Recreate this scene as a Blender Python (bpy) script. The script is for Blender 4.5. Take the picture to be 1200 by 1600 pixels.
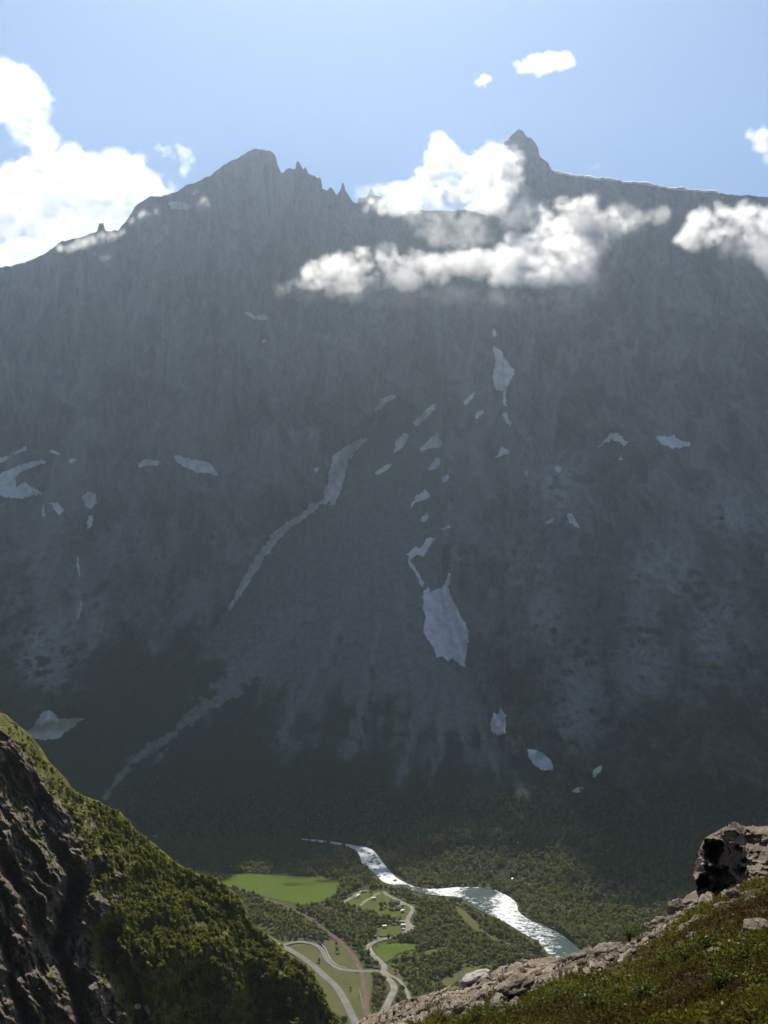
import bpy, bmesh, math, random
import numpy as np
from mathutils import Vector, Matrix

random.seed(7)
RNG = np.random.default_rng(11)
S = bpy.context.scene
COL = S.collection
for o in list(bpy.data.objects):
    bpy.data.objects.remove(o)

# ------------------------------------------------------------------ camera
CAM_H = 470.0            # camera height above the valley floor, metres
F = 1716.0               # focal length in pixels of the 1200 x 1600 photograph
cam_d = bpy.data.cameras.new('camera')
cam = bpy.data.objects.new('camera', cam_d)
COL.objects.link(cam)
cam.location = (0, 0, CAM_H)
cam.rotation_euler = (math.radians(90), 0, 0)
cam_d.sensor_fit = 'VERTICAL'
cam_d.sensor_height = 24.0
cam_d.lens = 24.0 * F / 1600.0
cam_d.clip_start = 0.3
cam_d.clip_end = 40000
S.camera = cam

# ------------------------------------------------------------------ light
SUN_EL = math.radians(52.0)
SUN_AZ = math.radians(-2.8)       # to the right of straight ahead
w = bpy.data.worlds.new('World')
S.world = w
w.use_nodes = True
nt = w.node_tree
nt.nodes.clear()
wo = nt.nodes.new('ShaderNodeOutputWorld')
bg = nt.nodes.new('ShaderNodeBackground')
sky = nt.nodes.new('ShaderNodeTexSky')
sky.sky_type = 'NISHITA'
sky.sun_disc = False
sky.sun_elevation = SUN_EL
sky.sun_rotation = SUN_AZ
sky.altitude = 500
sky.air_density = 1.0
sky.dust_density = 0.35
sky.ozone_density = 4.5
bg.inputs['Strength'].default_value = 0.056
nt.links.new(sky.outputs[0], bg.inputs[0])
nt.links.new(bg.outputs[0], wo.inputs[0])

sun_d = bpy.data.lights.new('sun', 'SUN')
sun_d.energy = 5.0
sun_d.angle = math.radians(0.53)
sun_d.color = (1.0, 0.935, 0.83)
sun = bpy.data.objects.new('sun', sun_d)
COL.objects.link(sun)
sv = Vector((math.sin(SUN_AZ) * math.cos(SUN_EL), math.cos(SUN_AZ) * math.cos(SUN_EL), math.sin(SUN_EL)))
sun.rotation_euler = sv.to_track_quat('Z', 'Y').to_euler()
sun.location = (0, 0, 3000)

S.view_settings.view_transform = 'Standard'
S.view_settings.look = 'None'
S.view_settings.exposure = 0.78
S.view_settings.gamma = 1.0
S.render.engine = 'CYCLES'
cy = S.cycles
cy.use_denoising = True
cy.max_bounces = 14
cy.diffuse_bounces = 2
cy.glossy_bounces = 2
cy.transmission_bounces = 3
cy.transparent_max_bounces = 8
cy.volume_bounces = 12
cy.caustics_reflective = False
cy.caustics_refractive = False
cy.sample_clamp_indirect = 4.0
HAZE_DENSITY = 0.000114
CLOUDS = True

# ------------------------------------------------------------------ helpers
def tag(o, label=None, cat=None, group=None, kind=None):
    if label: o['label'] = label
    if cat: o['category'] = cat
    if group: o['group'] = group
    if kind: o['kind'] = kind
    return o

def link(name, me, mat=None, parent=None):
    o = bpy.data.objects.new(name, me)
    COL.objects.link(o)
    if mat is not None and me is not None and not me.materials:
        for m in (mat if isinstance(mat, (list, tuple)) else [mat]):
            me.materials.append(m)
    if parent: o.parent = parent
    return o

def empty(name, loc, rz=0.0):
    o = bpy.data.objects.new(name, None)
    COL.objects.link(o)
    o.location = loc
    o.rotation_euler = (0, 0, rz)
    return o

def mesh_np(name, V, Fq, smooth=True, attrs=None, midx=None):
    """V n x 3, Fq m x k faces (k = 3 or 4)."""
    V = np.asarray(V, np.float32); Fq = np.asarray(Fq, np.int32)
    me = bpy.data.meshes.new(name)
    me.vertices.add(len(V)); me.vertices.foreach_set('co', V.ravel())
    n, k = Fq.shape
    me.loops.add(n * k); me.loops.foreach_set('vertex_index', Fq.ravel())
    me.polygons.add(n)
    me.polygons.foreach_set('loop_start', np.arange(0, n * k, k, dtype=np.int32))
    me.polygons.foreach_set('loop_total', np.full(n, k, np.int32))
    if smooth: me.polygons.foreach_set('use_smooth', np.ones(n, bool))
    if midx is not None: me.polygons.foreach_set('material_index', np.asarray(midx, np.int32))
    for an, a in (attrs or {}).items():
        at = me.attributes.new(an, 'FLOAT', 'POINT')
        at.data.foreach_set('value', np.asarray(a, np.float32).ravel())
    me.update(calc_edges=True)
    me.validate()
    return me

def grid_faces(nr, nc, off=0):
    i = np.arange(nr - 1)[:, None] * nc + np.arange(nc - 1)[None, :] + off
    return np.stack([i, i + 1, i + nc + 1, i + nc], -1).reshape(-1, 4)

_perm = np.random.default_rng(3).permutation(1024)
_perm = np.concatenate([_perm, _perm, _perm])
_grad = np.random.default_rng(4).normal(size=(1024, 3)); _grad /= np.linalg.norm(_grad, axis=1)[:, None]
def perlin(x, y, z=0.0):
    x, y, z = np.broadcast_arrays(np.asarray(x, float), np.asarray(y, float), np.asarray(z, float))
    xi, yi, zi = np.floor(x).astype(int), np.floor(y).astype(int), np.floor(z).astype(int)
    xf, yf, zf = x - xi, y - yi, z - zi
    f = lambda t: t * t * t * (t * (t * 6 - 15) + 10)
    u, v, q = f(xf), f(yf), f(zf)
    def g(dx, dy, dz):
        h = _perm[_perm[_perm[(xi + dx) & 1023] + ((yi + dy) & 1023)] + ((zi + dz) & 1023)]
        gr = _grad[h]
        return gr[..., 0] * (xf - dx) + gr[..., 1] * (yf - dy) + gr[..., 2] * (zf - dz)
    L = lambda a, b, t: a + (b - a) * t
    return L(L(L(g(0,0,0), g(1,0,0), u), L(g(0,1,0), g(1,1,0), u), v),
             L(L(g(0,0,1), g(1,0,1), u), L(g(0,1,1), g(1,1,1), u), v), q) * 1.6
def fbm(x, y, z=0.0, oct=4, gain=0.5, lac=2.03):
    s, a = 0.0, 1.0
    for i in range(oct):
        s = s + a * perlin(np.asarray(x) + 17.3 * i, np.asarray(y) - 9.1 * i, np.asarray(z) + 5.7 * i)
        a *= gain; x = np.asarray(x) * lac; y = np.asarray(y) * lac; z = np.asarray(z) * lac
    return s
def ridged(x, y, z=0.0, oct=4, gain=0.5, lac=2.1):
    s, a = 0.0, 1.0
    for i in range(oct):
        s = s + a * (1 - 2 * np.abs(perlin(np.asarray(x) + 31.3 * i, np.asarray(y) - 3.1 * i, np.asarray(z) + 7.7 * i)))
        a *= gain; x = np.asarray(x) * lac; y = np.asarray(y) * lac; z = np.asarray(z) * lac
    return s
def sstep(a, b, x):
    t = np.clip((x - a) / (b - a), 0, 1)
    return t * t * (3 - 2 * t)
def curve(pts):
    p = np.array(pts, float)
    return lambda q: np.interp(q, p[:, 0], p[:, 1])
def ray(u, v, Y):
    """World point at forward distance Y in the direction of photo pixel u, v."""
    u = np.asarray(u, float); v = np.asarray(v, float); Y = np.asarray(Y, float)
    return np.stack(np.broadcast_arrays((u - 600) / F * Y, Y, CAM_H - (v - 800) / F * Y), -1)
def floor_at(u, v, z=0.0):
    Y = (CAM_H - z) * F / (np.asarray(v, float) - 800)
    return ray(u, v, Y)
def in_poly(px, py, poly):
    poly = np.asarray(poly, float); px = np.asarray(px); py = np.asarray(py)
    c = np.zeros(px.shape, bool)
    j = len(poly) - 1
    for i in range(len(poly)):
        xi, yi = poly[i]; xj, yj = poly[j]
        c ^= ((yi > py) != (yj > py)) & (px < (xj - xi) * (py - yi) / (yj - yi + 1e-12) + xi)
        j = i
    return c
def dist_line(px, py, line):
    line = np.asarray(line, float); d = np.full(np.shape(px), 1e9)
    for a, b in zip(line[:-1], line[1:]):
        ab = b - a; L2 = (ab ** 2).sum() + 1e-9
        t = np.clip(((px - a[0]) * ab[0] + (py - a[1]) * ab[1]) / L2, 0, 1)
        d = np.minimum(d, np.hypot(px - a[0] - t * ab[0], py - a[1] - t * ab[1]))
    return d
def smooth_line(pts, n=6):
    """Catmull-Rom through the points."""
    p = np.asarray(pts, float)
    q = np.vstack([2 * p[0] - p[1], p, 2 * p[-1] - p[-2]])
    out = []
    for i in range(1, len(q) - 2):
        for t in np.linspace(0, 1, n, endpoint=False):
            a, b, c, d = q[i - 1], q[i], q[i + 1], q[i + 2]
            out.append(0.5 * (2 * b + (c - a) * t + (2 * a - 5 * b + 4 * c - d) * t * t + (3 * b - a - 3 * c + d) * t ** 3))
    out.append(p[-1])
    return np.array(out)

# ------------------------------------------------------------------ node helpers
class N:
    def __init__(s, name):
        s.m = bpy.data.materials.new(name); s.m.use_nodes = True
        s.t = s.m.node_tree; s.t.nodes.clear()
        s.out = s.t.nodes.new('ShaderNodeOutputMaterial')
    def n(s, typ, **kw):
        nd = s.t.nodes.new('ShaderNode' + typ)
        for k, v in kw.items():
            if k.startswith('i_'):
                key = k[2:]
                key = int(key) if key.isdigit() else key
                s.put(nd.inputs[key], v)
            else: setattr(nd, k, v)
        return nd
    def put(s, sock, v):
        if isinstance(v, bpy.types.NodeSocket): s.t.links.new(v, sock)
        elif hasattr(v, 'outputs'): s.t.links.new(v.outputs[0], sock)
        elif isinstance(v, (tuple, list)) and sock.type == 'RGBA' and len(v) == 3: sock.default_value = (*v, 1)
        else: sock.default_value = v
    def math(s, op, a, b=0.0, c=None, clamp=False):
        nd = s.n('Math', operation=op, use_clamp=clamp)
        s.put(nd.inputs[0], a); s.put(nd.inputs[1], b)
        if c is not None: s.put(nd.inputs[2], c)
        return nd.outputs[0]
    def ramp(s, f, a, b, lo=0.0, hi=1.0):
        nd = s.n('MapRange', interpolation_type='SMOOTHSTEP')
        for k, v in zip(('Value', 'From Min', 'From Max', 'To Min', 'To Max'), (f, a, b, lo, hi)): s.put(nd.inputs[k], v)
        return nd.outputs[0]
    def mix(s, f, a, b, mode='MIX'):
        nd = s.n('Mix', data_type='RGBA', blend_type=mode)
        s.put(nd.inputs['Factor'], f); s.put(nd.inputs[6], a); s.put(nd.inputs[7], b)
        return nd.outputs[2]
    def coords(s, scale=(1, 1, 1), rot=(0, 0, 0), kind='Object'):
        tc = s.n('TexCoord'); mp = s.n('Mapping')
        s.t.links.new(tc.outputs[kind], mp.inputs['Vector'])
        mp.inputs['Scale'].default_value = scale; mp.inputs['Rotation'].default_value = rot
        return mp.outputs[0]
    def noise(s, vec, scale, detail=4, rough=0.55, dist=0.0):
        nd = s.n('TexNoise'); s.put(nd.inputs['Vector'], vec)
        nd.inputs['Scale'].default_value = scale; nd.inputs['Detail'].default_value = detail
        nd.inputs['Roughness'].default_value = rough; nd.inputs['Distortion'].default_value = dist
        return nd.outputs[0]
    def attr(s, name):
        return s.n('Attribute', attribute_name=name).outputs['Fac']
    def bump(s, h, strength=0.5, dist=1.0, nrm=None):
        nd = s.n('Bump'); s.put(nd.inputs['Height'], h)
        nd.inputs['Strength'].default_value = strength; nd.inputs['Distance'].default_value = dist
        if nrm is not None: s.put(nd.inputs['Normal'], nrm)
        return nd.outputs[0]
    def bsdf(s, color, rough=0.9, spec=0.2, normal=None, **kw):
        nd = s.n('BsdfPrincipled')
        s.put(nd.inputs['Base Color'], color); s.put(nd.inputs['Roughness'], rough)
        s.put(nd.inputs['Specular IOR Level'], spec)
        if normal is not None: s.put(nd.inputs['Normal'], normal)
        for k, v in kw.items(): s.put(nd.inputs[k], v)
        s.t.links.new(nd.outputs[0], s.out.inputs['Surface'])
        return s.m
    def surf(s, sh):
        s.put(s.out.inputs['Surface'], sh); return s.m

def plain(name, color, rough=0.7, spec=0.3, var=0.15, scale=2.0, metal=0.0):
    k = N(name)
    n = k.noise(k.coords(), scale, 3)
    c = k.mix(k.ramp(n, 0.3, 0.7), tuple(x * (1 - var) for x in color), tuple(min(1, x * (1 + var)) for x in color))
    return k.bsdf(c, rough, spec, Metallic=metal)

# ------------------------------------------------------------------ materials
def mat_mountain():
    k = N('mountain_rock')
    P = k.coords()
    streak = k.noise(k.coords((1.0, 1.0, 0.16)), 0.02, 6, 0.62, 0.4)
    fine = k.noise(k.coords((1.0, 1.0, 0.35)), 0.11, 5, 0.65)
    bands = k.noise(k.coords((1.5, 0.8, 0.30), (0.0, 0.22, 0.0)), 0.016, 6, 0.64, 0.9)
    big = k.noise(P, 0.0035, 3, 0.5)
    rock = k.mix(k.ramp(streak, 0.3, 0.7), (0.062, 0.064, 0.068), (0.19, 0.187, 0.18))
    rock = k.mix(k.ramp(big, 0.40, 0.60, 0, 0.9), rock, k.mix(k.ramp(streak, 0.3, 0.7), (0.035, 0.036, 0.038), (0.10, 0.098, 0.094)))
    rock = k.mix(k.ramp(bands, 0.42, 0.66, 0, 0.75), rock, (0.215, 0.21, 0.20))
    rock = k.mix(k.ramp(fine, 0.40, 0.75, 0, 0.32), rock, (0.23, 0.225, 0.22))
    stain = k.noise(k.coords((1.0, 1.0, 0.05)), 0.011, 5, 0.6, 0.3)
    rock = k.mix(k.ramp(stain, 0.50, 0.62, 0, 0.72), rock, (0.032, 0.033, 0.035))
    scree = k.mix(k.ramp(fine, 0.3, 0.7), (0.088, 0.086, 0.083), (0.165, 0.161, 0.154))
    c = k.mix(k.attr('scree'), rock, scree)
    c = k.mix(k.math('MULTIPLY', k.attr('pale'), k.ramp(fine, 0.25, 0.6, 0.35, 1.0)), c, (0.30, 0.295, 0.285))
    vegn = k.noise(P, 0.03, 6, 0.65)
    vf = k.ramp(k.math('ADD', k.attr('veg'), k.math('MULTIPLY', k.math('SUBTRACT', vegn, 0.5), 1.5)), 0.12, 0.88)
    veg = k.mix(k.ramp(k.noise(P, 0.16, 4, 0.7), 0.35, 0.65), (0.012, 0.016, 0.007), (0.036, 0.043, 0.017))
    c = k.mix(vf, c, veg)
    h = k.math('ADD', k.math('MULTIPLY', fine, 1.0), k.math('MULTIPLY', k.noise(P, 0.35, 4, 0.7), 0.35))
    return k.bsdf(c, 0.95, 0.1, k.bump(h, 0.9, 6.0))

def mat_snow():
    k = N('old_snow')
    P = k.coords()
    n = k.noise(P, 0.07, 5, 0.6)
    c = k.mix(k.ramp(n, 0.35, 0.75), (0.62, 0.63, 0.64), (0.42, 0.41, 0.40))
    return k.bsdf(c, 0.8, 0.2, k.bump(n, 0.5, 3.0))

def mat_ground():
    k = N('valley_grass')
    P = k.coords()
    a = k.noise(P, 0.012, 5, 0.6); b = k.noise(P, 0.12, 5, 0.65)
    c = k.mix(k.ramp(a, 0.35, 0.65), (0.026, 0.034, 0.011), (0.050, 0.056, 0.019))
    c = k.mix(k.ramp(b, 0.35, 0.7, 0, 0.7), c, (0.085, 0.072, 0.033))
    return k.bsdf(c, 0.95, 0.1, k.bump(b, 0.6, 0.8))

def mat_foliage(name, dark, light, warm, trans=0.45):
    k = N(name)
    oi = k.n('ObjectInfo')
    r = k.math('FRACT', k.math('ADD', k.attr('tint'), k.math('MULTIPLY', oi.outputs['Random'], 0.999)))
    c = k.mix(r, dark, light)
    c = k.mix(k.ramp(k.math('FRACT', k.math('MULTIPLY', r, 7.3)), 0.55, 1.0, 0, 0.6), c, warm)
    d = k.n('BsdfDiffuse'); k.put(d.inputs['Color'], c)
    tr = k.n('BsdfTranslucent'); k.put(tr.inputs['Color'], k.mix(0.5, c, (0.19, 0.21, 0.035)))
    m1 = k.n('MixShader'); m1.inputs[0].default_value = trans
    k.put(m1.inputs[1], d); k.put(m1.inputs[2], tr)
    return k.surf(m1)

M = {}
M['mountain'] = mat_mountain()
M['snow'] = mat_snow()
M['ground'] = mat_ground()
M['leaf'] = mat_foliage('valley_leaves', (0.085, 0.088, 0.024), (0.160, 0.156, 0.046), (0.18, 0.15, 0.058), 0.55)
M['shrub'] = mat_foliage('hillside_leaves', (0.070, 0.076, 0.012), (0.165, 0.165, 0.026), (0.19, 0.145, 0.040), 0.55)
M['bark'] = plain('bark', (0.10, 0.085, 0.07), 0.9, 0.1, 0.3, 1.5)

# ================================================================== MOUNTAIN
RIDGE = [(-500,500),(-300,470),(-150,440),(-50,425),(0,418),(30,412),(50,407),(75,393),(90,380),(100,377),(110,375),(125,370),(148,364),(152,362),(153,350),
 (162,349),(164,361),(185,360),(192,350),(205,335),(212,320),(225,312),(238,306),(250,307),(262,305),(280,298),(290,290),(305,285),(320,278),
 (327.6,274.7),(351,256.5),(374.6,244.7),(387.6,237),(396,233.5),(402,232.2),(412,233.5),(421.5,235.3),(428,239.5),(431.4,246),(433.3,256.5),(439.8,270.8),(445,268),(446.3,264.8),(452.8,262.5),
 (456.7,264.3),(461.4,263.5),(462.7,254),(465.3,251),(468.5,254.6),(471.6,260.9),(474.2,265),(476.8,260.5),(480.2,266.9),(482.8,272),(492,274.7),(496.6,279),(499.3,277),(501.9,281.2),(503.7,294.3),(510.2,297.4),
 (516.7,292.5),(521.4,297.4),(525.9,305),(532,297),(534.0,287.8),(535.8,284),(537.9,289),(539.6,297.4),(544,304),(548,310),(551.4,315.7),(558.5,317.8),(561,308.6),(572.8,308.6),(575.4,303.4),(578.5,294),(582,297),
 (584.5,304.7),(596.3,307.3),(606,316),(640,328),(700,330),(745,325),(768,305),(780,287),(786,266),(787,222),(794.7,217.6),(798.4,212),(804.7,206.7),(809.3,201.7),(813.9,202.5),(818.4,205.8),(823,213.6),(830.3,215.8),
 (836.7,223),(841,231),(843,244),(848.5,248.7),(855.9,254),(861.3,265),(868.6,269.6),(886.9,273.8),(911,277),(913,278.5),(932.5,279.7),(969,283.7),(1000,287),(1030,292),(1050,295),(1100,300),(1150,304),(1200,308),(1300,316),(1500,335),(1700,360)]
ridge_v = curve(RIDGE)
cliff_v = curve([(-500,1190),(-300,1170),(0,1150),(80,1150),(130,1128),(200,1085),(260,1055),(310,1010),(360,950),(420,860),(500,790),(560,700),(600,655),
 (650,645),(685,690),(690,800),(690,880),(705,960),(735,1055),(790,1185),(850,1200),(930,1230),(1000,1240),(1200,1255),(1700,1290)])
base_Y = curve([(-500,1600),(0,1590),(300,1570),(440,1600),(500,1600),(560,1565),(620,1480),(660,1410),(720,1395),(800,1385),(850,1370),(900,1335),(1000,1300),(1300,1250),(1700,1220)])
ridge_Y = curve([(-500,2300),(0,2330),(250,2380),(400,2400),(450,2440),(500,2440),(560,2470),(620,2492),(690,2492),(750,2480),(780,2480),(812,2500),(840,2470),(870,2400),(900,2340),(960,2290),(1000,2260),(1100,2190),(1200,2180),(1700,2170)])

U0, U1 = -450.0, 1650.0
VB = 1375.0
mu = np.concatenate([np.arange(U0, 190, 3.2), np.arange(190, 430, 2.2), np.arange(430, 610, 0.9), np.arange(610, 776, 2.4), np.arange(776, 870, 0.9), np.arange(870, 1210, 2.4), np.arange(1210, U1 + 4, 4.0)])
NC = len(mu)
# more rows than columns; the first rows hug the ridge
NR = 520
tt = np.linspace(0, 1, NR) ** 1.08
rv = ridge_v(mu)
jag = 3.0 * perlin(mu * 0.11, 0.3) + 1.6 * perlin(mu * 0.31, 4.3)
rv = rv + jag * np.where(((mu > 425) & (mu < 612)) | ((mu > 776) & (mu < 870)), 0.12, 0.7)
VV = rv[None, :] + tt[:, None] * (np.maximum(VB, 800 + CAM_H * F / base_Y(mu) + 8) - rv)[None, :]
UU = np.broadcast_to(mu[None, :], VV.shape)

def mountain_Y(U, V):
    """Smooth depth of the wall along the ray of pixel u, v."""
    kk = (V - 800) / F
    Yb = base_Y(U); vc = cliff_v(U)
    kc = (vc - 800) / F
    # foot slope: gentle at the river, steeper above
    m1 = np.interp(U, [380, 480, 680, 760], [0.70, 0.80, 0.80, 0.70])
    # a gently rising wooded flat behind the river, then the slope proper
    vk = np.minimum(np.interp(U, [500, 560, 620, 700, 850, 960, 1080, 1300], [1420, 1330, 1288, 1276, 1276, 1296, 1322, 1345]), 800 + CAM_H * F / Yb)
    kn = (vk - 800) / F
    Yk = (CAM_H + 0.22 * Yb) / (0.22 + kn); zk = CAM_H - kn * Yk
    Yfoot = np.where(V > vk, (CAM_H + 0.22 * Yb) / (0.22 + kk), (CAM_H - zk + m1 * Yk) / (m1 + kk))
    Yc = (CAM_H - zk + m1 * Yk) / (m1 + kc); zc = CAM_H - kc * Yc
    kr = (ridge_v(U) - 800) / F; Yr = ridge_Y(U); zr = CAM_H - kr * Yr
    m2 = (zr - zc) / np.maximum(Yr - Yc, 30.0)
    Yw = (CAM_H - zc + m2 * Yc) / np.maximum(m2 + kk, 0.05)
    q = np.clip((V - ridge_v(U)) / np.maximum(vc - ridge_v(U), 50), 0, 1)
    Yw = Yw + np.interp(U, [-200, 480, 540, 680, 720, 850, 980, 1100], [115, 115, 20, 20, 90, 115, 100, 90]) * 6.75 * q * (1 - q) ** 2                # the upper wall leans back less than the slabs below it
    # hollow profile: every ledge of the wall stays behind the plane that the ridge and the high sun make, shaped that way to keep the wall in shade
    pad_u = np.linspace(-600, 1800, 1201)
    sm = np.convolve(np.pad(ridge_v(pad_u), 25, mode='edge'), np.ones(51) / 51, mode='valid')
    t_ = math.tan(SUN_EL); Ye = Yw
    for _ in range(3):
        x_ = (U - 600) / F * Ye
        ur = 600 + (x_ + (2350 - Ye) * math.tan(SUN_AZ)) / 2350 * F      # the ridge column between this place and the sun
        Yq = ridge_Y(ur); kq = (np.interp(ur, pad_u, sm) - 800) / F
        Ysh = (kq * Yq + t_ * Yq) / (t_ + kk) + 75 * sstep(0.02, 0.2, q)
        Ye = Yw + np.maximum(np.minimum(Ysh, np.maximum(Yr + 25, Yw)) - Yw, 0) * sstep(vc + 5, vc - 110, V) * sstep(0.0, 0.06, q)
    Yw = Ye
    return np.where(V > vc, Yfoot, Yw)

def mountain_relief(U, V, Y):
    P = ray(U, V, Y); x, z = P[..., 0], P[..., 2]
    vc = cliff_v(U)
    cl = sstep(14, -40, V - vc)                       # 1 on the cliffs
    wob = 60 * fbm(x / 420, z / 420, 1.0, 3)
    d = -40 * ridged((x + wob) / 190, z / 640, 0.0, 5, 0.52) - 30 * (ridged((x + 0.8 * wob) / 420, z / 900, 21.0, 2, 0.5) - 0.6) * sstep(0, 160, V - ridge_v(U)) * 0.6
    d += 22 * fbm(x / 120, z / 330, 4.0, 4)
    d += -12 * (ridged((x + 0.5 * z + 0.4 * wob) / 62, z / 130, 2.0, 5, 0.58) - 0.8)
    d += -7 * (ridged((x - 0.6 * z) / 38, (z + 0.3 * x) / 24, 13.0, 4, 0.6) - 0.8) * sstep(250, 60, z - 330)
    led = np.abs(((z + 0.22 * x + 75 * fbm(x / 260, z / 260, 7, 4)) / 92.0) % 1.0)
    d += 5 * (np.abs(led - 0.5) - 0.25) * sstep(0.1, 0.6, fbm(x / 260, z / 160, 9, 3))
    d += 2.2 * fbm(x / 14, z / 16, 3.0, 3)
    # scree: faint radial furrows that spread from the gully mouth
    ang = (U - 630) / np.maximum(V - 560, 30.0)
    sc = 3.0 * fbm(ang * 26, V / 300, 5.0, 3) + 1.2 * fbm(x / 16, z / 16, 6.0, 3) + 6 * fbm(x / 150, z / 150, 8.0, 2)
    return d * cl + sc * (1 - cl)

MY = mountain_Y(UU, VV)
# soften the kink at the foot of the wall and sideways
ker = np.array([1, 4, 6, 4, 1], float); ker /= ker.sum()
def blur(A, n):
    for _ in range(n):
        for ax in (0, 1):
            B = np.pad(A, [(2, 2) if a == ax else (0, 0) for a in (0, 1)], mode='edge')
            A = sum(k * (B[i:i + A.shape[0]] if ax == 0 else B[:, i:i + A.shape[1]]) for i, k in enumerate(ker))
    return A
MYs = blur(MY, 12)
MYd = MYs + mountain_relief(UU, VV, MYs)
MP = ray(UU, VV, MYd)

def m_point(u, v, off=0.0):
    """Point of the built mountain surface seen at pixel u, v (bilinear in the grid), moved OFF metres towards the camera."""
    u = np.asarray(u, float); v = np.asarray(v, float)
    ci = np.clip(np.interp(u, mu, np.arange(NC)), 0, NC - 1.001); c0 = ci.astype(int); cf = ci - c0
    def col(c):
        top = rv[c]; bot = VV[-1, c]
        t = np.clip((v - top) / (bot - top), 0, 1) ** (1 / 1.08) * (NR - 1)
        r = np.clip(t.astype(int), 0, NR - 2); rf = t - r
        return MYd[r, c] * (1 - rf) + MYd[r + 1, c] * rf
    Y = col(c0) * (1 - cf) + col(c0 + 1) * cf
    return ray(u, v, Y - off)

def mountain_masks(U, V):
    P = ray(U, V, 2000.0)
    vc = cliff_v(U)
    sc = sstep(-6, 10, V - vc)
    n = fbm(U / 60, V / 60, 0, 4)
    ang = (U - 630) / np.maximum(V - 560, 30.0)
    rad = fbm(ang * 16, V / 260, 3.0, 4)
    fan = sstep(0, 25, V - vc) * sstep(-0.86, -0.74, ang) * sstep(0.30, 0.2, ang)
    veg = np.zeros_like(U)
    # woods on the foot of the slope
    line = 1165 + 75 * n + 90 * rad
    line = line - 1165 + np.interp(U, [150, 300, 420, 520, 620, 760, 900], [1000, 1045, 1120, 1165, 1170, 1195, 1215])
    veg = np.maximum(veg, sstep(-120, 75, V - line + 25 * rad))
    # dark ribs down the fan
    veg = np.maximum(veg, fan * sstep(0.05, 0.5, rad + (V - 1070) / 260.0) * 0.55)
    # turf on the ledges and slabs of the cliffs
    cl = 1 - sc
    turf = sstep(-0.15, 0.75, fbm((U + 0.35 * V) / 38, V / 85, 11.0, 5) + (V - 960) / 520.0)
    veg = np.maximum(veg, np.maximum(cl * turf * 0.60, cl * sstep(820, 1180, V + 60 * n) * np.interp(U, [0, 200, 600, 760, 900, 1200], [0.3, 0.4, 0.4, 0.5, 0.68, 0.78])))
    return veg, sc * (1 - 0.5 * sstep(1150, 1300, V))
veg, scr = mountain_masks(UU, VV)
# pale debris channel on the left side of the fan
CHAN = [(470,960),(440,985),(400,1030),(350,1085),(300,1120),(250,1160),(205,1190),(185,1215),(165,1245)]
dch = dist_line(UU, VV, CHAN)
wch = np.interp(VV, [950, 1060, 1120, 1250], [30, 24, 11, 6])
chm = sstep(1.0, 0.35, dch / wch + 0.8 * fbm(UU / 14, VV / 14, 2, 4))
for ln, w0 in (([(690,1045),(665,1110),(640,1170),(622,1228)], 8), ([(702,1060),(690,1130),(690,1180),(668,1228)], 9), ([(735,1085),(755,1150),(768,1182),(783,1228)], 8),
               ([(560,900),(520,1000),(470,1090),(430,1170)], 9), ([(600,950),(575,1050),(560,1130),(548,1190)], 8), ([(280,1135),(262,1170),(235,1198)], 5), ([(720,1070),(722,1130),(735,1190)], 7),
               ([(620,880),(630,980),(650,1080),(655,1150)], 9)):
    dl = dist_line(UU, VV, ln); al = sstep(ln[0][1] - 20, ln[0][1] + 60, VV) * sstep(ln[-1][1] + 25, ln[-1][1] - 30, VV)
    chm = np.maximum(chm, 0.8 * sstep(1.5, 0.0, dl / w0 + 1.0 * fbm(UU / 11, VV / 26, 7, 4)) * al)
veg = veg * (1 - chm); scr = np.maximum(scr, chm)
# clean pale slabs where the turf has slid off
pale = np.zeros_like(UU)
for cu, cv, ru, rv_ in ((1050,890,45,55), (1165,800,55,40), (905,1080,40,90), (1000,1040,50,60), (850,960,35,60), (75,1020,60,70), (130,960,30,60), (1120,980,40,70), (870,760,40,50), (640,690,40,35), (1010,930,30,90)):
    pale = np.maximum(pale, np.exp(-((UU - cu) / ru) ** 2 - ((VV - cv) / rv_) ** 2))
pale = np.clip(pale * 1.2, 0, 1) * sstep(-0.45, 0.65, ridged((UU + 0.35 * VV) / 26, (VV - 0.2 * UU) / 18, 3.0, 4, 0.6) - 0.55) * sstep(10, -20, VV - cliff_v(UU))
veg = veg * (1 - 0.8 * pale)
pale = np.maximum(pale, 0.26 * chm)
# back of the ridge: falls away behind, so the wall is a solid mountain
back = []
for dy, dz in ((6, 2), (30, 12), (90, 60), (200, 150), (380, 330), (620, 1300)):
    B = MP[0].copy(); B[:, 1] += dy; B[:, 0] *= (1 + dy / 9000.0)
    sm = MP[0][:, 2].copy()
    if dy >= 30:
        kz = np.ones(25) / 25; sm = np.minimum(sm, np.convolve(np.pad(sm, 12, mode='edge'), kz, mode='valid') + 8)
    B[:, 2] = np.maximum(sm - dz + (6 * perlin(B[:, 0] / 40, dy) if dy > 10 else 0), -20)
    back.append(B)
back = np.array(back[::-1])
ALL = np.concatenate([back, MP], 0)
nb = len(back)
padr = lambda A: np.concatenate([np.repeat(A[:1], nb, 0), A], 0)
me = mesh_np('mountain', ALL.reshape(-1, 3), grid_faces(NR + nb, NC)[:, ::-1], True, {'veg': padr(veg), 'scree': padr(scr), 'pale': padr(pale)})
mountain = tag(link('mountain', me, M['mountain']), kind='structure', label='dark steep mountain wall with jagged ridge across the valley')

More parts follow.
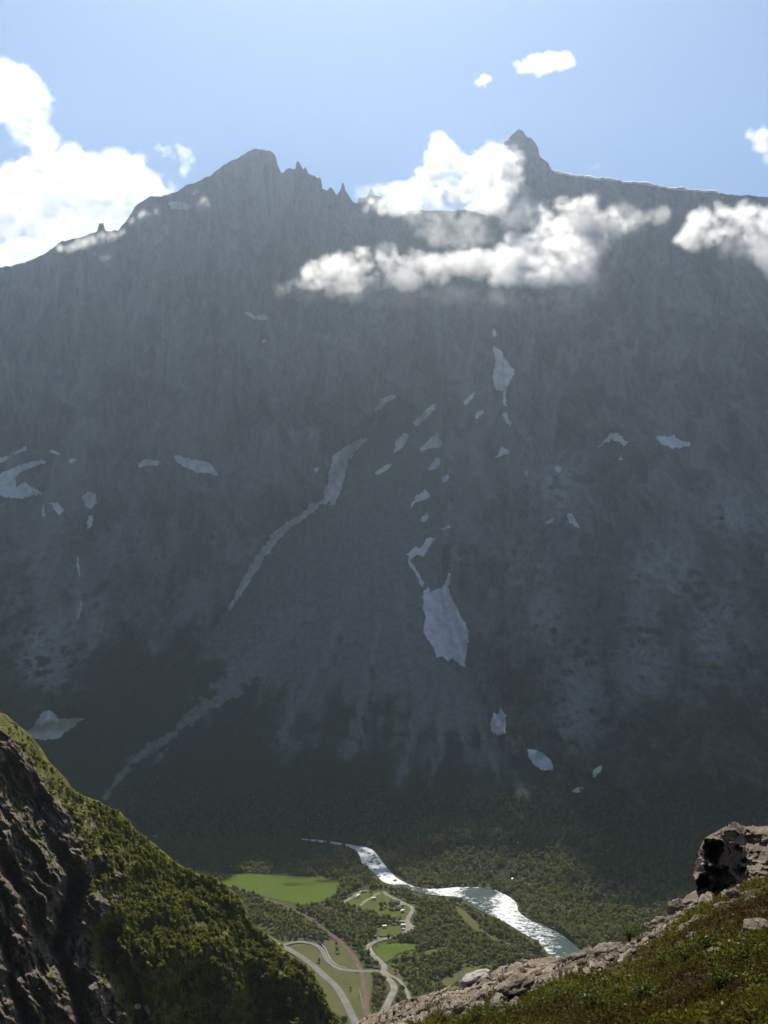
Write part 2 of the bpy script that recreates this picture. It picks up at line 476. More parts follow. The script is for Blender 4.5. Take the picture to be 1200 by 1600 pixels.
# ================================================================== VALLEY FLOOR
gx = np.concatenate([np.linspace(-3000, -700, 16), np.linspace(-650, 650, 262), np.linspace(700, 3000, 16)])
gy = np.concatenate([np.linspace(-400, 500, 8), np.linspace(560, 900, 18), np.linspace(905, 1700, 200), np.linspace(1750, 3150, 16)])
GX, GY = np.meshgrid(gx, gy)
GZ = -0.6 + 0.5 * fbm(GX / 90, GY / 90, 0, 3)
GZ = np.minimum(GZ, -0.12)
me = mesh_np('ground', np.stack([GX, GY, GZ], -1).reshape(-1, 3), grid_faces(len(gy), len(gx)), True)
tag(link('ground', me, M['ground']), kind='structure')
# ------------------------------------------------------------------ valley layout (photo pixels, projected on to the floor)
HIGHWAY = [(395,1450),(422,1467),(435,1475.5),(450,1482.5),(470,1495),(488.7,1508),(505,1523),(523.7,1540),(537.7,1561),(549,1584),(555,1600),(560,1640)]
LOOP = [(436,1476),(445,1475.5),(458,1472.5),(474.7,1471.8),(491,1475.5),(502.7,1483.7),(508.5,1495),(519,1507),(533,1514),(549,1516.3),(561,1517),(577,1517.5),(592,1517)]
RAIL = [(340,1380),(372,1390),(420,1407),(450,1419),(477,1432),(493,1443),(512,1457),(530.7,1471),(547,1488),(558.7,1504.7),(565.7,1523),(569,1542),(571.5,1560.7),(572,1580),(571,1620)]
GRAVEL = [(600,1580),(611,1557),(616,1544),(610,1532.7),(598,1521),(601,1511.7),(593.7,1502),(582,1490.7),(576,1480),(582,1473.5),(593.7,1468.5),(610,1465),(628.7,1460),(640,1454.5),(640,1447.5),(637,1440.5),(637,1436.7),(641,1428.7),(645,1420.7),(641,1416),(628,1410),(620,1406),(610.7,1401),(602.7,1396.7),(600.7,1393)]
LANE_A = [(562.7,1415.5),(570.7,1408),(580,1402.7),(586.7,1398),(594,1395)]
LANE_B = [(535,1411.5),(546.7,1404),(556,1398),(566,1391.5)]
LANE_C = [(637,1440),(630.7,1438.9),(620,1438),(604,1434.7),(593,1432),(580,1428.7)]
LANE_D = [(593,1467.5),(589,1464),(585,1460.5)]
TRACK = [(600,1516),(607.7,1523),(621.7,1530),(629.8,1539.7),(635.7,1549),(640,1562)]
YARD = [(633,1441),(642,1443),(648,1450),(646,1456),(637,1460),(628,1460),(632,1454),(632,1446)]
YARD2 = [(622,1408),(630,1409),(629,1417),(621,1416)]
FIELD = [(345,1366),(400,1366),(470,1370),(532,1376),(529,1386),(525,1396),(515,1402.5),(505,1407.5),(480,1413),(460,1411),(420,1402.5),(372,1389),(345,1383)]
MEADOW_B = [(585,1451),(607,1447.5),(629,1446),(633,1455),(613,1461.5),(592,1462)]
MEADOW_C = [(584,1483),(595,1476.5),(606,1473.5),(630,1474.5),(654,1476.5),(648,1483),(626,1488),(608,1501),(601,1503),(590,1493)]
CAMP = [(528,1412),(545,1399),(560,1391),(600,1391),(612,1398),(632,1408),(646,1420),(640,1436),(632,1441),(600,1438),(575,1430),(545,1421)]
CLEARS = [
 [(446,1482),(460,1476),(476,1475),(492,1480),(504,1494),(518,1511),(556,1520),(566,1535),(570,1600),(556,1600),(540,1560),(505,1518)],
 [(440,1487),(470,1500),(500,1524),(530,1556),(548,1600),(520,1600),(480,1530)],
 [(500,1468),(528,1472),(545,1490),(556,1506),(556,1515),(533,1512),(519,1503),(511,1489)],
 [(572,1512),(585,1515),(584,1520),(572,1600),(566,1600)],
 [(603,1510),(618,1510),(632,1530),(641,1547),(622,1533),(604,1522)],
 [(707,1412),(722,1420),(745,1440),(760,1458),(800,1475),(805,1487),(770,1475),(735,1455),(715,1435)],
 [(650,1491),(690,1480),(700,1488),(665,1500),(648,1502)],
 [(690,1532),(722,1514),(755,1508),(772,1511),(735,1532),(700,1552)],
]
GLADE = [(767,1369),(780,1357),(793,1354),(797,1363),(801,1386),(787,1383),(771,1377)]
RIV_FAR = [(470,1310),(500,1312.6),(522.5,1315.5),(542.5,1318.7),(562.5,1322.5),(578,1325.5),(589,1335),(598,1347.5),(610,1362),(622,1373),(640,1382),(658.7,1387),(688,1388.3),(720,1386),(760,1387.3),(781,1394),(797,1402),(807,1412),(811,1425),(827,1437),(848,1446.5),(872,1457),(891,1470.5),(906,1486),(930,1510),(965,1545)]
RIV_NEAR = [(470,1312),(500,1316),(522.5,1319),(542.5,1323),(556,1329),(562,1337),(566,1349),(575,1356.5),(588,1367),(598,1377),(615,1383),(636,1388),(655,1395.5),(688,1399.3),(714.7,1401.5),(731,1409),(749,1422.7),(773,1432.5),(797,1445.5),(821,1460.5),(840,1471.5),(856,1489),(866,1503),(885,1525),(915,1560)]

def strip(name, line, width, mat, z, label=None, n=7, lanes=4, wob=0.04):
    L = smooth_line(line, n)
    P = floor_at(L[:, 0], L[:, 1], z)[:, :2]
    T = np.gradient(P, axis=0); T /= np.linalg.norm(T, axis=1)[:, None] + 1e-9
    Nn = np.stack([-T[:, 1], T[:, 0]], -1)
    w_ = np.interp(np.linspace(0, 1, len(P)), np.linspace(0, 1, len(width)), width) if isinstance(width, (list, tuple)) else np.full(len(P), width)
    rows = []
    for q in np.linspace(-0.5, 0.5, lanes + 1):
        ww = w_ * (1 + wob * perlin(np.arange(len(P)) * 0.7, q * 9))
        XY = P + Nn * (q * ww)[:, None]
        rows.append(np.column_stack([XY, np.full(len(P), z)]))
    me = mesh_np(name, np.array(rows).reshape(-1, 3), grid_faces(lanes + 1, len(P)), True)
    return tag(link(name, me, mat), kind='structure', label=label)

def sheet(name, poly, z, mat, label=None, n=4):
    L = smooth_line(list(poly) + [poly[0]], n)[:-1]
    P = floor_at(L[:, 0], L[:, 1], z)
    me = bpy.data.meshes.new(name)
    bm = bmesh.new()
    bm.faces.new([bm.verts.new(p) for p in P])
    bmesh.ops.triangulate(bm, faces=bm.faces[:])
    bmesh.ops.recalc_face_normals(bm, faces=bm.faces[:])
    bm.to_mesh(me); bm.free()
    if me.polygons[0].normal.z < 0: me.flip_normals()
    return tag(link(name, me, mat), kind='structure', label=label)

def mat_grass(name, a, b, c, sc=0.05, rows=0.0):
    k = N(name); P = k.coords()
    n = k.noise(P, sc, 5, 0.6); m = k.noise(P, sc * 9, 3, 0.6)
    col = k.mix(k.ramp(n, 0.32, 0.68), a, b)
    col = k.mix(k.ramp(m, 0.4, 0.75, 0, 0.6), col, c)
    if rows:      # mowing lines
        wv = k.n('TexWave', wave_type='BANDS'); k.put(wv.inputs['Vector'], k.coords((1, 1, 1), (0, 0, 0.32))); wv.inputs['Scale'].default_value = rows; wv.inputs['Distortion'].default_value = 1.2; wv.inputs['Detail'].default_value = 2
        col = k.mix(k.math('MULTIPLY', wv.outputs[0], 0.30), col, c)
        col = k.mix(k.ramp(k.noise(P, 0.03, 4, 0.6), 0.5, 0.75, 0, 0.35), col, (0.09, 0.085, 0.02))
    return k.bsdf(col, 0.9, 0.1, k.bump(m, 0.4, 0.3))
M['field'] = mat_grass('hay_field', (0.044, 0.076, 0.003), (0.055, 0.088, 0.004), (0.070, 0.092, 0.008), 0.02, 0.055)
M['meadow'] = mat_grass('mown_meadow', (0.048, 0.068, 0.006), (0.066, 0.080, 0.010), (0.080, 0.076, 0.020), 0.04, 0.08)
M['verge'] = mat_grass('rough_grass', (0.055, 0.064, 0.017), (0.078, 0.076, 0.024), (0.09, 0.072, 0.033), 0.035)
M['asphalt'] = plain('old_asphalt', (0.135, 0.126, 0.112), 0.9, 0.2, 0.18, 0.08)
M['gravel'] = plain('gravel_road', (0.185, 0.170, 0.148), 0.95, 0.1, 0.2, 0.12)
M['ballast'] = plain('railway_ballast', (0.10, 0.07, 0.054), 0.95, 0.1, 0.3, 0.2)

sheet('field', FIELD, 0.0, M['field'], 'bright green mown hay field at the edge of the mountain shadow')
sheet('meadow', MEADOW_B, 0.0, M['meadow']); sheet('meadow', MEADOW_C, 0.0, M['field']); sheet('meadow', CAMP, 0.0, M['meadow'])
for i, cpoly in enumerate(CLEARS): sheet('rough_field', cpoly, -0.03, M['verge'])
strip('highway_road', HIGHWAY, 7.2, M['asphalt'], 0.16)
strip('loop_road', LOOP, 5.8, M['asphalt'], 0.14)
strip('railway_path', RAIL, 6.0, M['ballast'], 0.10)
strip('gravel_road', GRAVEL, [7.0, 6.6, 6.4, 6.0, 5.5, 5.0, 4.6, 4.2], M['gravel'], 0.12)
strip('gravel_path', LANE_A, 3.6, M['gravel'], 0.13); strip('gravel_path', LANE_B, 4.2, M['gravel'], 0.13)
strip('gravel_path', LANE_C, 3.6, M['gravel'], 0.13); strip('gravel_path', LANE_D, 3.0, M['gravel'], 0.13)
strip('gravel_path', TRACK, 3.6, M['gravel'], 0.06)
sheet('gravel_road', YARD, 0.18, M['gravel']); sheet('gravel_road', YARD2, 0.18, M['gravel'])

# two steel rails on the ballast
M['steel'] = plain('rusty_rail_steel', (0.20, 0.14, 0.10), 0.5, 0.5, 0.2, 3.0, 0.6)
def rails():
    L = smooth_line(RAIL, 7); P = floor_at(L[:, 0], L[:, 1], 0.1)[:, :2]
    T = np.gradient(P, axis=0); T /= np.linalg.norm(T, axis=1)[:, None]; Nn = np.stack([-T[:, 1], T[:, 0]], -1)
    V, Fc = [], []
    for off in (-0.75, 0.75):
        base = len(V)
        for i in range(len(P)):
            c = P[i] + Nn[i] * off
            for q, h in ((-0.07, 0.12), (-0.07, 0.34), (0.07, 0.34), (0.07, 0.12)):
                V.append((*(c + Nn[i] * q), h))
        for i in range(len(P) - 1):
            for j in range(3):
                a = base + i * 4 + j
                Fc.append((a, a + 1, a + 5, a + 4))
    o = link('railway_track', mesh_np('railway_track', V, Fc, False), M['steel'])
    tag(o, 'single railway track of two rusty rails curving through the valley wood', 'railway track')
rails()

# river
def river():
    A = smooth_line(RIV_FAR, 10); B = smooth_line(RIV_NEAR, 10)
    def resample(L, n):
        P = floor_at(L[:, 0], L[:, 1], 0.0)[:, :2]
        s = np.concatenate([[0], np.cumsum(np.linalg.norm(np.diff(P, axis=0), axis=1))]); s /= s[-1]
        t = np.linspace(0, 1, n)
        return np.stack([np.interp(t, s, P[:, 0]), np.interp(t, s, P[:, 1])], -1)
    n, m = 420, 26
    PA, PB = floor_at(A[:, 0], A[:, 1])[:, :2], floor_at(B[:, 0], B[:, 1])[:, :2]
    k = min(len(PA), len(PB)); ii = np.linspace(0, k - 1, n)
    samp = lambda P: np.stack([np.interp(ii, np.arange(len(P)), P[:, 0]), np.interp(ii, np.arange(len(P)), P[:, 1])], -1)
    PA, PB = samp(PA[:k]), samp(PB[:k])
    wv = np.linspace(0, 1, m)
    jag = 0.02
    G = PA[:, None] * (1 - wv)[None, :, None] + PB[:, None] * wv[None, :, None]
    Z = 0.02 + 0.10 * fbm(G[..., 0] / 4, G[..., 1] / 4, 0, 2)
    prog = np.linspace(0, 1, n)[:, None] * np.ones((1, m))
    uu = 600 + G[..., 0] / G[..., 1] * F; vv = 800 + CAM_H * F / G[..., 1]
    foam_glare = sstep(1400, 1362, vv) * 0.50 + 0.2 * sstep(1368, 1376, vv) * sstep(1385, 1378, vv) + 0.45 * np.exp(-((uu - 700) / 40) ** 2) + 0.45 * np.exp(-((uu - 790) / 32) ** 2) + 0.3 * np.exp(-((uu - 850) / 40) ** 2)  # foam of the rapids, plus sun glare painted white on the main reach
    calm = np.exp(-((uu - 752) / 20) ** 2 - ((vv - 1394) / 4.5) ** 2) + sstep(872, 905, uu) * 0.12
    foam_glare = np.clip(foam_glare - calm, 0, 1)
    k = N('river_water'); Pn = k.coords()
    fl = k.noise(k.coords((0.7, 1.0, 1.0), (0, 0, 0.5)), 0.20, 6, 0.7, 0.6)
    fine = k.noise(Pn, 0.9, 3, 0.6)
    ff = k.ramp(k.math('ADD', k.math('MULTIPLY', k.attr('foam_glare'), 0.75), k.math('SUBTRACT', fl, 0.5)), 0.18, 0.36)
    col = k.mix(ff, (0.018, 0.045, 0.042), (0.75, 0.77, 0.76))
    rgh = k.math('ADD', k.math('MULTIPLY', ff, 0.4), 0.24)
    h = k.math('ADD', k.math('MULTIPLY', fl, 1.0), k.math('MULTIPLY', fine, 0.45))
    mat = k.bsdf(col, rgh, 0.5, k.bump(h, 1.0, 2.2), IOR=1.333)
    me = mesh_np('river', np.concatenate([G, Z[..., None]], -1).reshape(-1, 3), grid_faces(n, m), True, {'foam_glare': foam_glare})
    if me.polygons[5].normal.z < 0: me.flip_normals()
    tag(link('river', me, mat), kind='structure', label='white glittering river with rapids winding through the valley')
river()

# ------------------------------------------------------------------ rocks (used in the river and on the near slope)
def rock_mesh(name, seed, sub=3, rough=0.35, flat=0.7, blocky=0.5, freq=1.0):
    bm = bmesh.new(); bmesh.ops.create_icosphere(bm, subdivisions=sub, radius=1.0)
    V = np.array([v.co[:] for v in bm.verts])
    r = np.random.default_rng(seed)
    # planes cut the ball into facets, noise roughens them
    D = r.normal(size=(9, 3)); D /= np.linalg.norm(D, axis=1)[:, None]
    h = r.uniform(0.55, 0.95, 9)
    sc = np.ones(len(V))
    for d, hh in zip(D, h):
        q = V @ d
        sc = np.minimum(sc, np.where(q > 1e-3, hh / np.maximum(q, 1e-3), 9))
    V = V * (1 - blocky + blocky * sc)[:, None]
    n1 = fbm(V[:, 0] * 1.3 * freq + seed, V[:, 1] * 1.3 * freq, V[:, 2] * 1.3 * freq, 3)
    n2 = ridged(V[:, 0] * 2.6 * freq, V[:, 1] * 2.6 * freq + seed, V[:, 2] * 2.6 * freq, 3)
    V = V * (1 + rough * 0.5 * n1 + rough * 0.22 * (n2 - 0.6))[:, None]
    V[:, 2] *= flat
    for v, c in zip(bm.verts, V): v.co = c
    me = bpy.data.meshes.new(name); bm.to_mesh(me); bm.free()
    me.polygons.foreach_set('use_smooth', np.ones(len(me.polygons), bool))
    return me
M['wet_rock'] = plain('wet_river_rock', (0.06, 0.058, 0.055), 0.5, 0.4, 0.4, 1.0)
wet = [rock_mesh('river_boulder', s, 2, 0.4, 0.6) for s in (1, 2, 3)]
for me in wet: me.materials.append(M['wet_rock'])
for i, (u, v, r) in enumerate([(576,1333.5,2.4),(579.5,1347,3.2),(582,1343,1.8),(584,1337,2.0),(586,1340,2.2),(591,1350,2.8),(588,1346,1.8),(572.5,1353.5,3.0),(569.5,1350.5,2.2),(586,1358.5,2.0),(594,1355,1.7),(601,1367.5,2.2),(592.5,1369.5,2.0),(597,1363,1.6),(617,1376,2.6),(565.5,1327.5,1.6),(606,1361.5,1.8)]):
    p = floor_at(u, v)
    o = link('river_boulder', wet[i % 3]); o.location = p; o.scale = (r * 1.2, r, r * 0.9); o.rotation_euler = (0, 0, i * 2.1)
    tag(o, 'dark wet boulder standing in the upper white rapids', 'boulder', 'boulders in the upper rapids')

# ------------------------------------------------------------------ foliage builders
def leaf_cloud(rng, n, size, rx, rz, zc, lobes=5, shell=0.55):
    """n leaf-clump quads spread through a lobed crown; returns verts (n*4,3)."""
    c = rng.normal(size=(lobes, 3)); c /= np.linalg.norm(c, axis=1)[:, None]
    c *= rng.uniform(0.25, 0.6, (lobes, 1)); c = np.vstack([c, [[0, 0, 0.15]]])
    rad = rng.uniform(0.38, 0.62, lobes + 1); rad[-1] = 0.6
    idx = rng.integers(0, lobes + 1, n)
    d = rng.normal(size=(n, 3)); d /= np.linalg.norm(d, axis=1)[:, None]
    p = c[idx] + d * (rad[idx] * rng.uniform(shell, 1.05, n))[:, None]
    p *= np.array([rx, rx, rz]); p[:, 2] += zc
    nn = d + rng.normal(size=(n, 3)) * 0.7 + np.array([0, 0, 0.75]); nn /= np.linalg.norm(nn, axis=1)[:, None]
    a = np.cross(nn, rng.normal(size=(n, 3))); a /= np.linalg.norm(a, axis=1)[:, None]
    b = np.cross(nn, a)
    s = size * rng.uniform(0.6, 1.35, n)[:, None]
    q = np.stack([p - a * s - b * s * 0.7, p + a * s * 0.9 - b * s * 0.55, p + a * s + b * s * 0.75, p - a * s * 0.85 + b * s * 0.6], 1)
    q += nn[:, None, :] * (rng.uniform(-0.25, 0.25, (n, 4, 1)) * s[:, None, :])
    return q.reshape(-1, 3)
def trunk_geo(h, r, branches, rng, crown_rx):
    V, Fc = [], []
    def tube(p0, p1, r0, r1, k=5):
        p0, p1 = np.array(p0, float), np.array(p1, float)
        d = p1 - p0; d /= np.linalg.norm(d); a = np.cross(d, [0.3, 0.9, 0.1]); a /= np.linalg.norm(a); b = np.cross(d, a)
        o = len(V)
        for p, rr in ((p0, r0), (p1, r1)):
            for i in range(k):
                t = 2 * math.pi * i / k
                V.append(p + (a * math.cos(t) + b * math.sin(t)) * rr)
        for i in range(k):
            j = (i + 1) % k
            Fc.append((o + i, o + j, o + k + j, o + k + i))
    bend = rng.normal(0, 0.04 * h, 2)
    mid = (bend[0], bend[1], h * 0.5); top = (bend[0] * 0.3, bend[1] * 0.3, h * 0.92)
    tube((0, 0, -0.4), mid, r, r * 0.65); tube(mid, top, r * 0.65, r * 0.2)
    for i in range(branches):
        z = h * rng.uniform(0.3, 0.65); t = rng.uniform(0, 6.28); L = crown_rx * rng.uniform(0.5, 0.9)
        p0 = (bend[0] * z / h, bend[1] * z / h, z)
        tube(p0, (p0[0] + L * math.cos(t), p0[1] + L * math.sin(t), z + L * 0.6), r * 0.35, r * 0.1, 4)
    return V, Fc
def quad_faces(n): return np.arange(n * 4).reshape(n, 4)

def scatter(name, pos, scale, templates, mat, label, rng, cat=None, group=None, kind='stuff'):
    """All the plants at POS merged in one mesh; each keeps its own turn, size and tint."""
    Vs, tints = [], []
    th = rng.uniform(0, 6.28, len(pos)); ti = rng.integers(0, len(templates), len(pos)); tn = rng.uniform(0, 1, len(pos))
    for k, T in enumerate(templates):
        w_ = np.where(ti == k)[0]
        if not len(w_): continue
        c, s = np.cos(th[w_]), np.sin(th[w_])
        X = T[None, :, 0] * c[:, None] - T[None, :, 1] * s[:, None]
        Y = T[None, :, 0] * s[:, None] + T[None, :, 1] * c[:, None]
        Z = np.broadcast_to(T[None, :, 2], X.shape)
        P = np.stack([X, Y, Z], -1) * scale[w_][:, None, None] * np.stack([np.ones(len(w_)), np.ones(len(w_)), rng.uniform(0.85, 1.2, len(w_))], -1)[:, None, :] + pos[w_][:, None, :]
        Vs.append(P.reshape(-1, 3)); tints.append(np.repeat(tn[w_], len(T)))
    V = np.concatenate(Vs); me = mesh_np(name, V, quad_faces(len(V) // 4), False, {'tint': np.concatenate(tints)})
    o = link(name, me, mat)
    return tag(o, label, cat, group, kind)

# ------------------------------------------------------------------ valley forest
rng = np.random.default_rng(21)
hill_v = curve([(-400,900),(-150,1020),(0,1114),(20,1130),(45,1152),(60,1180),(85,1203),(100,1225),(125,1245),(150,1252),(185,1270),(210,1298),(240,1321),
 (265,1343),(285,1358),(300,1362),(330,1373),(360,1393),(378,1410),(388,1436),(400,1452),(420,1467),(445,1487),(470,1508),(490,1526),(500,1544),(512,1572),(525,1594),(535,1622),(560,1700),(600,1800),(640,1900)])
crest_v = curve([(400,1720),(480,1660),(540,1612),(560,1597),(580,1585),(600,1577),(625,1568),(650,1560),(690,1548),(740,1533),(780,1516),(800,1510),(850,1500),(900,1490),(950,1486),(972,1480),(985,1471),(1005,1458),(1030,1448),(1045,1436),(1050,1420),(1065,1414),(1082,1400),(1090,1384),(1083,1365),(1086,1345),(1093,1325),(1100,1310),(1112,1302),(1130,1292),(1143,1283),(1150,1284),(1165,1290),(1182,1290),(1200,1291),(1300,1285),(1500,1270)])
def px_of(P):
    return 600 + P[..., 0] / P[..., 1] * F, 800 - (P[..., 2] - CAM_H) / P[..., 1] * F
nx = 56000
X = rng.uniform(-560, 620, nx); Y = rng.uniform(880, 1640, nx)
P = np.stack([X, Y, np.full(nx, -0.4)], -1)
u, v = px_of(P)
ok = (u > 150) & (u < 1330) & (v < 1740)
Yb = base_Y(u)
ok &= Y < Yb + 6
hid = (v > hill_v(u) + 70) | (v > crest_v(u) + 190)
ok &= ~hid
for poly in (FIELD, MEADOW_B, MEADOW_C): ok &= ~in_poly(u, v + 1.5, poly)
for poly in CLEARS + [YARD, YARD2]: ok &= ~in_poly(u, v + 1.0, poly) | (rng.uniform(0, 1, nx) < 0.015)
ok &= ~in_poly(u, v + 2, GLADE)
incamp = in_poly(u, v + 1, CAMP)
clump = fbm(X / 16, Y / 16, 3, 2)
ok &= ~incamp | ((clump > 0.42) & (rng.uniform(0, 1, nx) < 0.6))
xy = P[:, :2]
def fl(line): return floor_at(np.array(line)[:, 0], np.array(line)[:, 1])[:, :2]
for line, dd in ((HIGHWAY, 9), (LOOP, 7), (RAIL, 6.5), (GRAVEL, 7), (LANE_A, 5), (LANE_B, 5), (LANE_C, 4), (TRACK, 4.5)):
    ok &= dist_line(X, Y, fl(smooth_line(line, 3))) > dd
rivpoly = np.vstack([floor_at(np.array(RIV_FAR)[:, 0], np.array(RIV_FAR)[:, 1])[:, :2], floor_at(np.array(RIV_NEAR)[::-1, 0], np.array(RIV_NEAR)[::-1, 1])[:, :2]])
ok &= ~in_poly(X, Y, rivpoly) & (dist_line(X, Y, rivpoly) > 3.2)
tall = 9.5 * F / Y
rivpx = np.array(RIV_FAR + RIV_NEAR[::-1], float)
for fr in (0.35, 0.8):
    ok &= ~in_poly(u, v - tall * fr, rivpx)
    for poly in (FIELD, MEADOW_B, MEADOW_C): ok &= ~in_poly(u, v - tall * fr * 0.7, poly)
gapn = fbm(X / 45, Y / 45, 8, 3)
ok &= (gapn < 0.55) | (rng.uniform(0, 1, nx) < 0.25)
P = P[ok]; u, v = u[ok], v[ok]
# woods on the foot of the mountain
nf = 9000
uf = rng.uniform(190, 1250, nf); vf = rng.uniform(1215, 1420, nf)
okf = (vf < 800 + CAM_H * F / base_Y(uf) - 1) & (rng.uniform(0, 1, nf) < sstep(1210, 1290, vf))
Pf = m_point(uf[okf], vf[okf], 0.0); Pf[:, 2] -= 0.5
keep = ~in_poly(uf[okf], vf[okf], GLADE) & (dist_line(Pf[:, 0], Pf[:, 1], rivpoly) > 6)
Pf = Pf[keep]
sz = rng.uniform(0.65, 1.25, len(P)) * (1 + 0.25 * fbm(P[:, 0] / 30, P[:, 1] / 30, 1, 2))
szf = rng.uniform(0.7, 1.2, len(Pf))
# the 300 nearest trees are things of their own
front = (v < hill_v(u) - 4) & (v < crest_v(u) - 2) & (v < 1590)
order = np.argsort(np.where(front, P[:, 1] / sz, 1e9))[:300]
rest = np.ones(len(P), bool); rest[order] = False
tpl = [leaf_cloud(rng, 34, 0.95, 2.9, 3.0, 4.3, 5) for _ in range(7)]
Pall = np.concatenate([P[rest], Pf]); Sall = np.concatenate([sz[rest], szf])
scatter('forest', Pall, Sall, tpl, M['leaf'], 'dense leafy forest covering the valley floor and the mountain foot', rng)
protos = []
for kk in range(5):
    cV = leaf_cloud(rng, 80, 0.65, 2.9, 3.3, 4.6, 6)
    cm = mesh_np('crown', cV, quad_faces(len(cV) // 4), False, {'tint': np.zeros(len(cV))}); cm.materials.append(M['leaf'])
    tV, tF = trunk_geo(6.0, 0.2, 4, rng, 2.6)
    tm = mesh_np('trunk', tV, tF, True); tm.materials.append(M['bark'])
    protos.append((cm, tm))
for n_, i in enumerate(order):
    cm, tm = protos[n_ % 5]
    t = empty('broadleaf_tree', P[i], rng.uniform(0, 6.28)); t.scale = (sz[i],) * 3
    tag(t, 'rounded green broadleaf tree of the valley wood near the roads', 'tree', 'nearest trees of the valley wood')
    link('crown', cm, None, t); link('trunk', tm, None, t)
# ------------------------------------------------------------------ snow patches and falls on the wall: each lies on the rock it covers
def draped(name, poly, mat, label, cat, group, off=4.0, thick=6.0, step=1.15, edge=2.3, seed=0, attr=None):
    poly = np.array(poly, float)
    lo, hi = poly.min(0) - 3, poly.max(0) + 3
    nx, ny = int((hi[0] - lo[0]) / step) + 2, int((hi[1] - lo[1]) / step) + 2
    a = lo[0] + np.arange(nx) * step; b = lo[1] + np.arange(ny) * step
    A, B = np.meshgrid(a, b)
    # rough outline: the outline test is made at a jittered place
    ja = A + edge * fbm(A / 7, B / 7, seed + 0.5, 4, 0.65); jb = B + edge * fbm(A / 7, B / 7, seed + 40.5, 4, 0.65)
    ca = (ja[:-1, :-1] + ja[1:, 1:]) / 2; cb = (jb[:-1, :-1] + jb[1:, 1:]) / 2
    ins = in_poly(ca, cb, poly)
    if ins.sum() < 3: ins = in_poly((A[:-1, :-1] + A[1:, 1:]) / 2, (B[:-1, :-1] + B[1:, 1:]) / 2, poly)
    if not ins.any(): ins[ny // 2 - 1, nx // 2 - 1] = True
    top = m_point(A.ravel(), B.ravel(), off)
    bot = m_point(A.ravel(), B.ravel(), off - thick)
    f = grid_faces(ny, nx)[ins.ravel()]
    used = np.unique(f); mp = np.full(nx * ny, -1); mp[used] = np.arange(len(used))
    f = mp[f]; n0 = len(used)
    e = np.concatenate([f[:, [0, 1]], f[:, [1, 2]], f[:, [2, 3]], f[:, [3, 0]]])
    key = {}
    for i, j in e.tolist(): key[(i, j)] = 1
    side = [(i, i + n0, j + n0, j) for (i, j) in key if (j, i) not in key]
    V = np.concatenate([top[used], bot[used]])
    Fq = np.concatenate([f[:, ::-1], f + n0, np.array(side)])
    me = mesh_np(name, V, Fq, True)
    return tag(link(name, me, mat), label, cat, group)
SG = 'old snow patches on the mountain wall'
